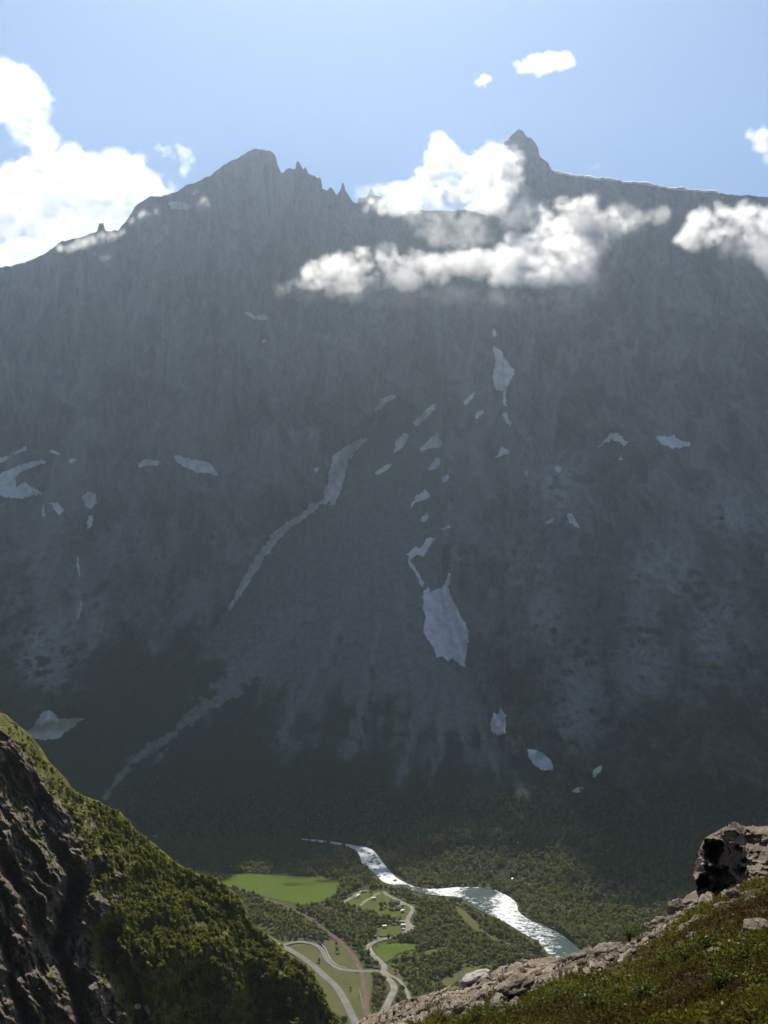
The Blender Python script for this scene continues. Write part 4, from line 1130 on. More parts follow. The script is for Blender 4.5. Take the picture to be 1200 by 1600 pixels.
for i, (u, v, a, b, t, mk, lab) in enumerate(BIG):
    put_stone('boulder', u, v, a, b, t, mk, lab, 'boulder', 'boulders on the near slope', i)
rs = np.random.default_rng(9)
cnt = 0
while cnt < 170:
    u = rs.uniform(545, 1080); v = slope_v(u) + abs(rs.normal(0, 24)) + 2
    if v > 1600 or rs.uniform() > rock_mask(np.array([u]), np.array([v]))[0]: continue
    a = 2.2 + 9.5 * rs.uniform() ** 2.2; put_stone('stone', u, v, a, a * rs.uniform(0.35, 0.65), rs.uniform(0, 30), 'pale' if rs.uniform() < 0.1 else 'stone', 'small broken stone in the rock band along the slope edge', 'stone', 'small stones of the rock band', cnt)
    cnt += 1

for q_ in range(46):
    u = rs.uniform(980, 1230); v = slope_v(u) + rs.uniform(6, 105)
    a = 2.5 + 9 * rs.uniform() ** 2; put_stone('stone', u, v, a, a * rs.uniform(0.35, 0.6), rs.uniform(5, 30), 'stone', 'small weathered stone poking out of the heath under the skull shaped outcrop', 'stone', 'stones scattered in the upper heath', q_)

# the big outcrop at the right edge, with its dark hollows
def outcrop():
    poly = np.array([(1083,1366),(1086,1346),(1092,1326),(1099,1311),(1110,1303),(1124,1296),(1133,1291),(1142,1284),(1149,1283),(1157,1287),(1166,1291),(1176,1289),(1184,1291),(1196,1290),(1215,1292),(1300,1288),(1345,1300),(1350,1420),(1250,1425),(1200,1402),(1180,1412),(1160,1420),(1130,1418),(1098,1412),(1090,1390)], float)
    st = 0.8
    a = np.arange(1078, 1354, st); b = np.arange(1278, 1430, st)
    A, B = np.meshgrid(a, b)
    ja = A + 1.6 * fbm(A / 6, B / 6, 3.0, 4); jb = B + 1.6 * fbm(A / 6, B / 6, 9.0, 4)
    ins = in_poly((ja[:-1, :-1] + ja[1:, 1:]) / 2, (jb[:-1, :-1] + jb[1:, 1:]) / 2, poly)
    edge = dist_line(A, B, np.vstack([poly[:20], poly[19:20]]))
    bulge = np.sqrt(np.clip(edge / 13.0, 0, 1))
    Y = 17.1 + (1400 - B) / 110.0 * np.interp(A, [1083, 1125, 1165], [-0.1, 0.0, 1.9]) - 0.5 * bulge
    x = (A - 600) / F * 17; z = -(B - 800) / F * 17
    Y = Y + 0.10 * (1.2 - ridged(x / 0.55, z / 0.4, 2.0, 4)) + 0.13 * fbm(x / 0.3, z / 0.25, 6.0, 4) + 0.02 * fbm(x / 0.06, z / 0.06, 3, 3)
    wa = A + 3.0 * fbm(A / 9, B / 9, 1.5, 4); wb = B + 3.0 * fbm(A / 9, B / 9, 21.5, 4)
    for pl, dp in (([(1099,1312),(1116,1310),(1131,1316),(1129,1334),(1121,1350),(1109,1349),(1100,1337)], 1.3), ([(1136,1321),(1149,1317),(1162,1323),(1159,1332),(1143,1333)], 0.9),
                   ([(1140,1359),(1152,1353),(1166,1355),(1164,1366),(1153,1377),(1144,1368)], 1.0), ([(1092,1367),(1104,1362),(1116,1377),(1109,1390),(1091,1395),(1086,1381)], 1.0),
                   ([(1097,1350),(1114,1353),(1135,1351),(1141,1362),(1126,1371),(1106,1369)], 0.8), ([(1133,1299),(1147,1297),(1155,1304),(1143,1312),(1131,1308)], 0.5),
                   ([(1155,1340),(1168,1339),(1170,1346),(1158,1349)], 0.4), ([(1160,1396),(1190,1390),(1192,1396),(1165,1401)], 0.35), ([(1163,1298),(1173,1296),(1172,1302),(1164,1303)], 0.3)):
        pl = np.array(pl, float); inn = in_poly(wa, wb, pl); dd = dist_line(wa, wb, np.vstack([pl, pl[:1]]))
        Y = Y + np.where(inn, 0.36 * dp * (0.15 + 0.85 * sstep(0, 9, dd)), -0.10 * np.exp(-(dd / 2.5) ** 2))
    front = ray(A, B, Y).reshape(-1, 3)
    backY = np.maximum(Y, 17.3) + 0.5 + 1.2 * bulge
    bck = ray(A, B, backY).reshape(-1, 3)
    f = grid_faces(len(b), len(a))[ins.ravel()]
    used = np.unique(f); mp = np.full(A.size, -1); mp[used] = np.arange(len(used)); f = mp[f]; n0 = len(used)
    e = np.concatenate([f[:, [0, 1]], f[:, [1, 2]], f[:, [2, 3]], f[:, [3, 0]]])
    es = set(map(tuple, e.tolist()))
    side = np.array([(i, i + n0, j + n0, j) for (i, j) in es if (j, i) not in es])
    me = mesh_np('rock_outcrop', np.concatenate([front[used], bck[used]]), np.concatenate([f[:, ::-1], f + n0, side]), True)
    tag(link('rock_outcrop', me, M['outcrop']), 'big weathered grey outcrop with dark skull like hollows at the right edge', 'outcrop')
outcrop()

# ------------------------------------------------------------------ heath: leaves and blades
def mat_heath(name, cols, trans, gloss):
    k = N(name); r = k.attr('tint')
    rp = k.n('ValToRGB'); k.put(rp.inputs[0], r)
    el = rp.color_ramp.elements
    el[0].position, el[0].color = 0.0, (*cols[0], 1); el[1].position, el[1].color = 1.0, (*cols[-1], 1)
    for i, c in enumerate(cols[1:-1]):
        e = el.new((i + 1) / (len(cols) - 1)); e.color = (*c, 1)
    d = k.n('BsdfDiffuse'); k.put(d.inputs['Color'], rp.outputs[0])
    tr = k.n('BsdfTranslucent'); k.put(tr.inputs['Color'], rp.outputs[0])
    g = k.n('BsdfGlossy'); g.inputs['Roughness'].default_value = 0.35
    m1 = k.n('MixShader'); m1.inputs[0].default_value = trans; k.put(m1.inputs[1], d); k.put(m1.inputs[2], tr)
    m2 = k.n('MixShader'); m2.inputs[0].default_value = gloss; k.put(m2.inputs[1], m1); k.put(m2.inputs[2], g)
    return k.surf(m2)
M['heath'] = mat_heath('heath_leaves', [(0.032,0.020,0.008), (0.058,0.037,0.011), (0.062,0.050,0.011), (0.058,0.054,0.009), (0.092,0.086,0.012), (0.16,0.145,0.024)], 0.5, 0.004)
def near_leaves(name, n, size, up, label, seed, blade=False):
    r = np.random.default_rng(seed)
    u = r.uniform(470, 1260, n * 3); v = r.uniform(1340, 1660, n * 3)
    s = v - slope_v(u)
    ok = (s > 1); u, v = u[ok], v[ok]
    P, rm = n_point(u, v)
    keep = (rm + 0.35 * fbm(u / 8, v / 8, 2, 2) < 0.42); P, u, v = P[keep][:n], u[keep][:n], v[keep][:n]
    m = len(P)
    x, y = P[:, 0], P[:, 1]
    patch = fbm(x / 0.55, y / 0.9, 3.0, 4); rust = sstep(-0.15, 0.45, fbm(x / 1.5, y / 2.2, 15.0, 3))
    tint = np.clip(0.62 + 0.33 * patch - 0.50 * rust + r.normal(0, 0.11, m), 0, 1)
    sz = size * r.uniform(0.6, 1.5, m) * (1 + 0.5 * patch)
    if blade:
        th = r.uniform(0, 6.28, m); ln = np.stack([np.cos(th), np.sin(th), np.zeros(m)], -1)
        wv = np.stack([-np.sin(th), np.cos(th), np.zeros(m)], -1) * (sz * 0.05)[:, None]
        tip = P + np.array([0, 0, 1.0]) * sz[:, None] + ln * (sz * r.uniform(0.1, 0.6, m))[:, None]
        mid = (P + tip) / 2 + np.array([0, 0, 0.12]) * sz[:, None]
        q = np.stack([P - wv, P + wv, mid + wv * 0.8, mid - wv * 0.8], 1); q2 = np.stack([mid - wv * 0.8, mid + wv * 0.8, tip + wv * 0.15, tip - wv * 0.15], 1)
        V = np.concatenate([q, q2]).reshape(-1, 3); tn = np.repeat(np.concatenate([tint, tint]), 4)
    else:
        P = P + np.stack([r.normal(0, size, m), r.normal(0, size, m), np.abs(r.normal(0, up, m)) * (1 + 0.8 * patch)], -1)
        nn = r.normal(size=(m, 3)) + np.array([0, 0, 0.7]); nn /= np.linalg.norm(nn, axis=1)[:, None]
        a = np.cross(nn, r.normal(size=(m, 3))); a /= np.linalg.norm(a, axis=1)[:, None]; b = np.cross(nn, a)
        a *= sz[:, None]; b *= (sz * 0.5)[:, None]
        V = np.stack([P - a, P + b, P + a, P - b], 1).reshape(-1, 3); tn = np.repeat(tint, 4)
    me = mesh_np(name, V, quad_faces(len(V) // 4), False, {'tint': tn})
    tag(link(name, me, M['heath']), label, None, None, 'stuff')
near_leaves('heather', 100000, 0.016, 0.035, 'low rusty and green heath leaves carpeting the near slope', 3)
near_leaves('grass', 30000, 0.065, 0, 'thin grass blades among the heath of the near slope', 4, True)

# small willow bushes that stand above the heath
M['willow'] = mat_heath('willow_leaves', [(0.028,0.037,0.006), (0.052,0.068,0.010), (0.085,0.10,0.018), (0.125,0.13,0.035)], 0.55, 0.006)
def willow(u, v, wpx, hpx, label, seed, n=420):
    r = np.random.default_rng(seed)
    P, _ = n_point(np.array([u]), np.array([v])); P = P[0]; s = P[1] / F
    t = empty('willow_bush', P); W, H = wpx * s / 2, hpx * s
    V, Fc = [], []
    tips = []
    for k in range(16):
        th = r.uniform(0, 6.28); rr = r.uniform(0.2, 1.0)
        tip = np.array([math.cos(th) * rr * W, math.sin(th) * rr * W, H * r.uniform(0.55, 1.0)]); tips.append(tip)
        o = len(V); d0 = 0.008
        for p, q in (((0, 0, -0.05), d0), (tip * 0.55 + np.array([0, 0, H * 0.1]), d0 * 0.7), (tip, d0 * 0.3)):
            p = np.array(p)
            for j in range(3): V.append(p + q * np.array([math.cos(j * 2.1), math.sin(j * 2.1), 0]))
        for L in range(2):
            for j in range(3): Fc.append((o + L * 3 + j, o + L * 3 + (j + 1) % 3, o + L * 3 + 3 + (j + 1) % 3, o + L * 3 + 3 + j))
    link('stem', mesh_np('stem', V, Fc, True), M['bark'], t)
    tips = np.array(tips); ti = r.integers(0, 16, n); f = r.uniform(0.4, 1.05, n)
    C = tips[ti] * f[:, None] + r.normal(0, 0.035, (n, 3)) + np.array([0, 0, H * 0.05]); C[:, 2] = np.abs(C[:, 2])
    nn = r.normal(size=(n, 3)) + np.array([0, 0, 0.5]); nn /= np.linalg.norm(nn, axis=1)[:, None]
    a = np.cross(nn, r.normal(size=(n, 3))); a /= np.linalg.norm(a, axis=1)[:, None]; b = np.cross(nn, a)
    sz = 0.015 * r.uniform(0.6, 1.4, n)[:, None]
    Q = np.stack([C - a * sz, C + b * sz * 0.5, C + a * sz, C - b * sz * 0.5], 1).reshape(-1, 3)
    link('foliage', mesh_np('foliage', Q, quad_faces(n), False, {'tint': np.repeat(r.uniform(0, 1, n), 4)}), M['willow'], t)
    tag(t, label, 'bush', 'willow bushes on the near slope')
for i, (u, v, w_, h_, lab) in enumerate([
 (1000,1476,46,30,'pale leaved willow bush on the skyline below the round dark boulder'), (983,1472,12,26,'thin upright willow twig standing alone on the skyline'),
 (1075,1500,60,34,'broad bright willow bush left of the deep black hollow'), (1030,1510,44,22,'low willow bush below the flat roof slab'),
 (1100,1470,40,16,'little willow bush on top of the shaggy boulder'), (1165,1505,60,22,'spreading willow bush under the large pale boulder'),
 (1130,1530,50,22,'bright low willow bush in the middle of the green heath'), (1185,1545,46,24,'willow bush by the right edge below the spreading one'),
 (930,1585,70,30,'dark rounded willow bush at the lower edge of the heath'), (860,1580,70,26,'bright leaved willow bush left of the dark rounded one'),
 (800,1592,70,26,'bright willow bush below the wide arched boulder'), (745,1598,60,24,'willow bush at the lower edge left of the grey heath boulder'),
 (880,1560,60,18,'small willow bush right of the wide arched boulder'), (1010,1560,60,22,'sparse willow bush in the reddish heath'),
 (690,1600,50,18,'lowest left willow bush under the rock band')]):
    willow(u, v, w_, h_, lab, 50 + i)
# ------------------------------------------------------------------ camp site and roadside things
M['white'] = plain('white_paint', (0.80, 0.80, 0.78), 0.4, 0.5, 0.05, 1.0)
M['glass'] = plain('dark_glass', (0.03, 0.035, 0.04), 0.1, 0.6, 0.1, 1.0)
M['tyre'] = plain('black_rubber', (0.03, 0.03, 0.03), 0.8, 0.2, 0.1, 3.0)
M['dark_car'] = plain('dark_car_paint', (0.05, 0.055, 0.065), 0.3, 0.5, 0.1, 1.0)
M['grey_car'] = plain('silver_car_paint', (0.45, 0.46, 0.47), 0.35, 0.5, 0.1, 1.0)
M['timber'] = plain('brown_timber', (0.12, 0.085, 0.06), 0.85, 0.2, 0.25, 2.0)
M['roof'] = plain('dark_roof_felt', (0.09, 0.085, 0.08), 0.9, 0.2, 0.2, 2.0)
M['rail_white'] = plain('galvanised_rail', (0.70, 0.70, 0.68), 0.5, 0.5, 0.08, 1.0)
def bm_obj(name, fn, mat, parent):
    bm = bmesh.new(); fn(bm)
    me = bpy.data.meshes.new(name); bm.to_mesh(me); bm.free()
    return link(name, me, mat, parent)
def prism(pts, y0, y1, bevel=0.06):
    """Side profile (x, z) extruded from y0 to y1."""
    def fn(bm):
        a = [bm.verts.new((x, y0, z)) for x, z in pts]; b = [bm.verts.new((x, y1, z)) for x, z in pts]
        bm.faces.new(a[::-1]); bm.faces.new(b)
        for i in range(len(pts)):
            j = (i + 1) % len(pts); bm.faces.new((a[i], a[j], b[j], b[i]))
        bmesh.ops.recalc_face_normals(bm, faces=bm.faces[:])
        if bevel: bmesh.ops.bevel(bm, geom=bm.edges[:], offset=bevel, segments=2, affect='EDGES')
    return fn
def wheel(x, y, r=0.33, w_=0.2):
    def fn(bm):
        bmesh.ops.create_cone(bm, cap_ends=True, segments=18, radius1=r, radius2=r, depth=w_, matrix=Matrix.Translation((x, y, r)) @ Matrix.Rotation(math.pi / 2, 4, 'X'))
    return fn
def vehicle(kind, u, v, rot, paint, label, cat, z=0.2):
    p = floor_at(u, v, z)
    t = empty(kind, p, math.radians(rot)); tag(t, label, cat, 'vehicles at the camp site')
    if kind == 'caravan':
        bm_obj('body', prism([(-2.6,0.5),(2.5,0.5),(2.75,1.3),(2.5,2.5),(2.2,2.65),(-2.3,2.65),(-2.65,2.4),(-2.75,1.2)], -1.12, 1.12, 0.1), paint, t)
        for y in (-1.125, 1.125): bm_obj('window', prism([(-1.6,1.35),(1.4,1.35),(1.4,1.95),(-1.6,1.95)], y - 0.01, y + 0.01, 0), M['glass'], t)
        bm_obj('drawbar', prism([(2.6,0.5),(3.9,0.5),(3.9,0.58),(2.6,0.58)], -0.06, 0.06, 0), M['tyre'], t)
        for y in (-1.0, 1.0): bm_obj('wheel', wheel(-0.2, y), M['tyre'], t)
    elif kind == 'motorhome':
        bm_obj('body', prism([(-3.0,0.45),(1.7,0.45),(1.7,1.7),(2.2,2.0),(2.3,2.6),(1.9,2.95),(-2.9,2.95),(-3.05,2.7)], -1.15, 1.15, 0.08), paint, t)
        bm_obj('cab', prism([(1.72,0.45),(3.05,0.45),(3.1,0.95),(2.5,1.15),(2.0,1.9),(1.72,1.9)], -1.0, 1.0, 0.06), paint, t)
        bm_obj('windscreen', prism([(2.52,1.16),(2.58,1.16),(2.10,1.88),(2.03,1.88)], -0.88, 0.88, 0), M['glass'], t)
        for y in (-1.155, 1.155): bm_obj('window', prism([(-2.0,1.5),(0.6,1.5),(0.6,2.1),(-2.0,2.1)], y - 0.01, y + 0.01, 0), M['glass'], t)
        for x in (-1.8, 2.3):
            for y in (-0.98, 0.98): bm_obj('wheel', wheel(x, y, 0.35), M['tyre'], t)
    else:
        bm_obj('body', prism([(-2.15,0.3),(2.1,0.3),(2.15,0.65),(1.2,0.86),(-1.9,0.92),(-2.18,0.75)], -0.86, 0.86, 0.06), paint, t)
        bm_obj('cabin', prism([(-1.85,0.9),(1.15,0.86),(0.45,1.42),(-1.35,1.46)], -0.76, 0.76, 0.05), M['glass'], t)
        bm_obj('roof', prism([(-1.4,1.455),(0.48,1.42),(0.42,1.48),(-1.32,1.52)], -0.74, 0.74, 0.0), paint, t)
        for x in (-1.35, 1.35):
            for y in (-0.8, 0.8): bm_obj('wheel', wheel(x, y, 0.31), M['tyre'], t)
vehicle('motorhome', 514.5, 1408.5, 5, M['white'], 'white motorhome parked alone at the corner of the bright hay field', 'motorhome')
vehicle('caravan', 559.5, 1401.5, 40, M['white'], 'white caravan on the grass beside the left camp lane', 'caravan')
vehicle('parked_car', 557, 1403.5, 40, M['grey_car'], 'silver car right behind the caravan by the left camp lane', 'car')
vehicle('parked_car', 567, 1394.5, 20, M['dark_car'], 'dark car at the far end of the left camp lane', 'car')
vehicle('parked_car', 571.5, 1393.5, 25, M['grey_car'], 'silver car beside the dark car at the lane end', 'car')
vehicle('caravan', 584, 1405.5, 15, M['white'], 'white caravan under the trees by the middle camp lane', 'caravan')
vehicle('motorhome', 630.5, 1448, 10, M['white'], 'white motorhome parked at the edge of the gravel yard', 'motorhome')
vehicle('parked_car', 630.5, 1452.5, 8, M['white'], 'white car parked in front of the motorhome on the gravel yard', 'car')
vehicle('parked_car', 647.5, 1449, 60, M['grey_car'], 'silver car under the trees on the far side of the gravel yard', 'car')
vehicle('caravan', 629, 1425, 30, M['white'], 'small white caravan on the grass near the dark cabin', 'caravan')
vehicle('caravan', 601, 1449.5, 10, M['white'], 'white caravan at the upper edge of the small mown meadow', 'caravan')
vehicle('caravan', 800.5, 1375.5, 70, M['white'], 'lone white caravan in the forest glade beyond the river', 'caravan', 6.0)
def cabin(u, v, rot, label, sx=6.0, sy=4.2):
    t = empty('log_cabin', floor_at(u, v, 0.0), math.radians(rot)); tag(t, label, 'cabin', 'camp cabins')
    bm_obj('wall', prism([(-sx/2,-0.2),(sx/2,-0.2),(sx/2,2.4),(-sx/2,2.4)], -sy/2, sy/2, 0), M['timber'], t)
    def rf(bm):
        pts = [(-sy/2-0.5,2.25),(0,4.1),(sy/2+0.5,2.25),(sy/2+0.5,2.42),(0,4.3),(-sy/2-0.5,2.42)]
        a = [bm.verts.new((-sx/2-0.4, y, z)) for y, z in pts]; b = [bm.verts.new((sx/2+0.4, y, z)) for y, z in pts]
        bm.faces.new(a); bm.faces.new(b[::-1])
        for i in range(6):
            j = (i + 1) % 6; bm.faces.new((a[i], b[i], b[j], a[j]))
        bmesh.ops.recalc_face_normals(bm, faces=bm.faces[:])
    bm_obj('roof', rf, M['roof'], t)
    bm_obj('door', prism([(-0.5,0),(0.5,0),(0.5,2.0),(-0.5,2.0)], -sy/2-0.06, -sy/2-0.01, 0), M['roof'], t)
    for x in (-1.8, 1.8): bm_obj('window', prism([(x-0.5,1.0),(x+0.5,1.0),(x+0.5,1.8),(x-0.5,1.8)], -sy/2-0.05, -sy/2-0.01, 0), M['glass'], t)
cabin(622, 1421.5, 10, 'small dark cabin with a gabled roof on the grass beside the camp road')
cabin(617, 1411.5, -25, 'long low dark building beside the gravel yard at the top of the camp', 11.0, 5.0)

# guard rail on the outside of the loop road
def guard_rail():
    L = smooth_line([(497,1472),(501,1475),(506,1480),(510,1486),(513.5,1494),(518,1501.5),(524,1507),(531,1511),(541,1513.5)], 8)
    P = floor_at(L[:, 0], L[:, 1], 0.0)[:, :2]
    T = np.gradient(P, axis=0); T /= np.linalg.norm(T, axis=1)[:, None]; Nn = np.stack([-T[:, 1], T[:, 0]], -1)
    t = empty('guard_rail', (0, 0, 0)); tag(t, 'whitish guard rail along the outer edge of the looping road', 'guard rail')
    V, Fc = [], []
    for i in range(len(P)):
        for q, h in ((-0.12, 0.35), (-0.16, 0.95), (0.16, 0.95), (0.12, 0.35)): V.append((*(P[i] + Nn[i] * q), h))
    for i in range(len(P) - 1):
        for j in range(4):
            a = i * 4 + j; b = i * 4 + (j + 1) % 4
            Fc.append((a, b, b + 4, a + 4))
    link('beam', mesh_np('beam', V, Fc, False), M['rail_white'], t)
    for i in range(0, len(P), 4):
        x, y = P[i]
        link('post', box_mesh('post', (x - 0.1, y - 0.1, -0.7), (x + 0.1, y + 0.1, 0.4)), M['rail_white'], t)
def box_mesh(name, lo, hi):
    x0, y0, z0 = lo; x1, y1, z1 = hi
    V = [(x0,y0,z0),(x1,y0,z0),(x1,y1,z0),(x0,y1,z0),(x0,y0,z1),(x1,y0,z1),(x1,y1,z1),(x0,y1,z1)]
    return mesh_np(name, V, [(0,3,2,1),(4,5,6,7),(0,1,5,4),(1,2,6,5),(2,3,7,6),(3,0,4,7)], False)
guard_rail()
# utility poles: shaft, cross arm, insulators
def pole(u, v, h, label):
    t = empty('utility_pole', floor_at(u, v, -0.3), 0.6); tag(t, label, 'pole', 'utility poles of the valley')
    def sh(bm): bmesh.ops.create_cone(bm, cap_ends=True, segments=8, radius1=0.17, radius2=0.11, depth=h, matrix=Matrix.Translation((0, 0, h / 2)))
    bm_obj('shaft', sh, M['timber'], t)
    link('cross_arm', box_mesh('cross_arm', (-0.9, -0.08, h - 0.7), (0.9, 0.08, h - 0.5)), M['timber'], t)
    for x in (-0.75, 0, 0.75):
        link('insulator', box_mesh('insulator', (x - 0.06, -0.06, h - 0.5), (x + 0.06, 0.06, h - 0.28)), M['white'], t)
for u, v, h, lab in ((402,1391,9,'wooden utility pole at the near edge of the hay field'), (588,1477.5,8,'left of the wooden poles at the bend of the gravel road'),
                     (590.5,1477.5,8,'right of the wooden poles at the bend of the gravel road'), (561,1562,8,'wooden pole standing beside the railway near the bottom')):
    pole(u, v, h, lab)
# low white fence by the railway
def fence():
    L = smooth_line([(561,1548),(563.5,1557),(566,1567),(567.3,1577)], 6); P = floor_at(L[:, 0], L[:, 1], 0.0)
    t = empty('railway_fence', (0, 0, 0)); tag(t, 'pale low fence running beside the railway at the bottom', 'fence')
    for z in (0.5, 1.0):
        V, Fc = [], []
        for p in P:
            for q, h in ((-0.05, z), (-0.05, z + 0.12), (0.05, z + 0.12), (0.05, z)): V.append((p[0] + q, p[1], h))
        for i in range(len(P) - 1):
            for j in range(4):
                a = i * 4 + j; b = i * 4 + (j + 1) % 4; Fc.append((a, b, b + 4, a + 4))
        link('rail', mesh_np('rail', V, Fc, False), M['rail_white'], t)
    for p in P[::2]: link('post', box_mesh('post', (p[0] - 0.08, p[1] - 0.08, -0.6), (p[0] + 0.08, p[1] + 0.08, 1.25)), M['rail_white'], t)
fence()
# ------------------------------------------------------------------ clouds: real fog volumes grown round clusters of puffs
def cloud_nodes(name, lo, hi, voxel, nscale, amp, thr, soft, mat, seed, warp, puffs):
    g = bpy.data.node_groups.new(name, 'GeometryNodeTree')
    g.interface.new_socket('Geometry', in_out='INPUT', socket_type='NodeSocketGeometry')
    g.interface.new_socket('Geometry', in_out='OUTPUT', socket_type='NodeSocketGeometry')
    nn, ll = g.nodes, g.links
    gi = nn.new('GeometryNodeObjectInfo'); gi.inputs['Object'].default_value = puffs; go = nn.new('NodeGroupOutput')
    geo = gi.outputs['Geometry']
    pos = nn.new('GeometryNodeInputPosition')
    # swirl the lookup position a little so that the puffs do not read as balls
    w1 = nn.new('ShaderNodeTexNoise'); w1.inputs['Scale'].default_value = nscale * 0.8; w1.inputs['Detail'].default_value = 3
    off = nn.new('ShaderNodeVectorMath'); off.operation = 'ADD'; off.inputs[1].default_value = (seed * 131.0, seed * 77.0, seed * 19.0)
    ll.new(pos.outputs[0], off.inputs[0]); ll.new(off.outputs[0], w1.inputs['Vector'])
    sub = nn.new('ShaderNodeVectorMath'); sub.operation = 'SUBTRACT'; sub.inputs[1].default_value = (0.5, 0.5, 0.5); ll.new(w1.outputs['Color'], sub.inputs[0])
    sc = nn.new('ShaderNodeVectorMath'); sc.operation = 'SCALE'; sc.inputs['Scale'].default_value = warp / nscale; ll.new(sub.outputs[0], sc.inputs[0])
    ad = nn.new('ShaderNodeVectorMath'); ad.operation = 'ADD'; ll.new(pos.outputs[0], ad.inputs[0]); ll.new(sc.outputs[0], ad.inputs[1])
    px = nn.new('GeometryNodeSampleNearest'); px.domain = 'POINT'
    ll.new(geo, px.inputs['Geometry']); ll.new(ad.outputs[0], px.inputs['Sample Position'])
    def samp(typ, val):
        s = nn.new('GeometryNodeSampleIndex'); s.data_type = typ; s.domain = 'POINT'
        ll.new(geo, s.inputs['Geometry']); ll.new(val, s.inputs['Value']); ll.new(px.outputs['Index'], s.inputs['Index'])
        return s.outputs[0]
    def named(a):
        q = nn.new('GeometryNodeInputNamedAttribute'); q.data_type = 'FLOAT'; q.inputs['Name'].default_value = a; return q.outputs[0]
    p2 = nn.new('GeometryNodeInputPosition')
    near = samp('FLOAT_VECTOR', p2.outputs[0]); rad = samp('FLOAT', named('rad')); wt = samp('FLOAT', named('weight'))
    def m(op, a, b=None, clamp=False):
        q = nn.new('ShaderNodeMath'); q.operation = op; q.use_clamp = clamp
        for i, x in enumerate((a, b)):
            if x is None: continue
            if isinstance(x, (int, float)): q.inputs[i].default_value = x
            else: ll.new(x, q.inputs[i])
        return q.outputs[0]
    ds = nn.new('ShaderNodeVectorMath'); ds.operation = 'DISTANCE'; ll.new(ad.outputs[0], ds.inputs[0]); ll.new(near, ds.inputs[1])
    base = m('SUBTRACT', 1.0, m('DIVIDE', ds.outputs['Value'], rad))
    nz = nn.new('ShaderNodeTexNoise'); nz.inputs['Scale'].default_value = nscale; nz.inputs['Detail'].default_value = 8; nz.inputs['Roughness'].default_value = 0.74; nz.inputs['Distortion'].default_value = 0.5
    stv = nn.new('ShaderNodeVectorMath'); stv.operation = 'MULTIPLY'; stv.inputs[1].default_value = (0.8, 1.0, 1.15); ll.new(off.outputs[0], stv.inputs[0]); ll.new(stv.outputs[0], nz.inputs['Vector'])
    f = m('ADD', base, m('MULTIPLY', m('SUBTRACT', nz.outputs[0], 0.5), amp))
    d = m('DIVIDE', m('SUBTRACT', f, thr), soft, True)
    d = m('MULTIPLY', d, wt)
    d = m('MULTIPLY', d, m('MULTIPLY', base, 4.0, True))
    vc = nn.new('GeometryNodeVolumeCube')
    ll.new(d, vc.inputs['Density'])
    vc.inputs['Min'].default_value = lo; vc.inputs['Max'].default_value = hi
    for ax, i in (('X', 0), ('Y', 1), ('Z', 2)):
        vc.inputs['Resolution ' + ax].default_value = max(8, int((hi[i] - lo[i]) / voxel))
    sm = nn.new('GeometryNodeSetMaterial'); sm.inputs['Material'].default_value = mat
    ll.new(vc.outputs[0], sm.inputs['Geometry']); ll.new(sm.outputs[0], go.inputs[0])
    return g

def mat_cloud(name, dens, g=0.58):
    k = N(name)
    pv = k.n('VolumePrincipled')
    pv.inputs['Color'].default_value = (1, 1, 1, 1)
    pv.inputs['Density'].default_value = dens
    pv.inputs['Density Attribute'].default_value = 'density'
    pv.inputs['Anisotropy'].default_value = g
    k.t.links.new(pv.outputs[0], k.out.inputs['Volume'])
    return k.m

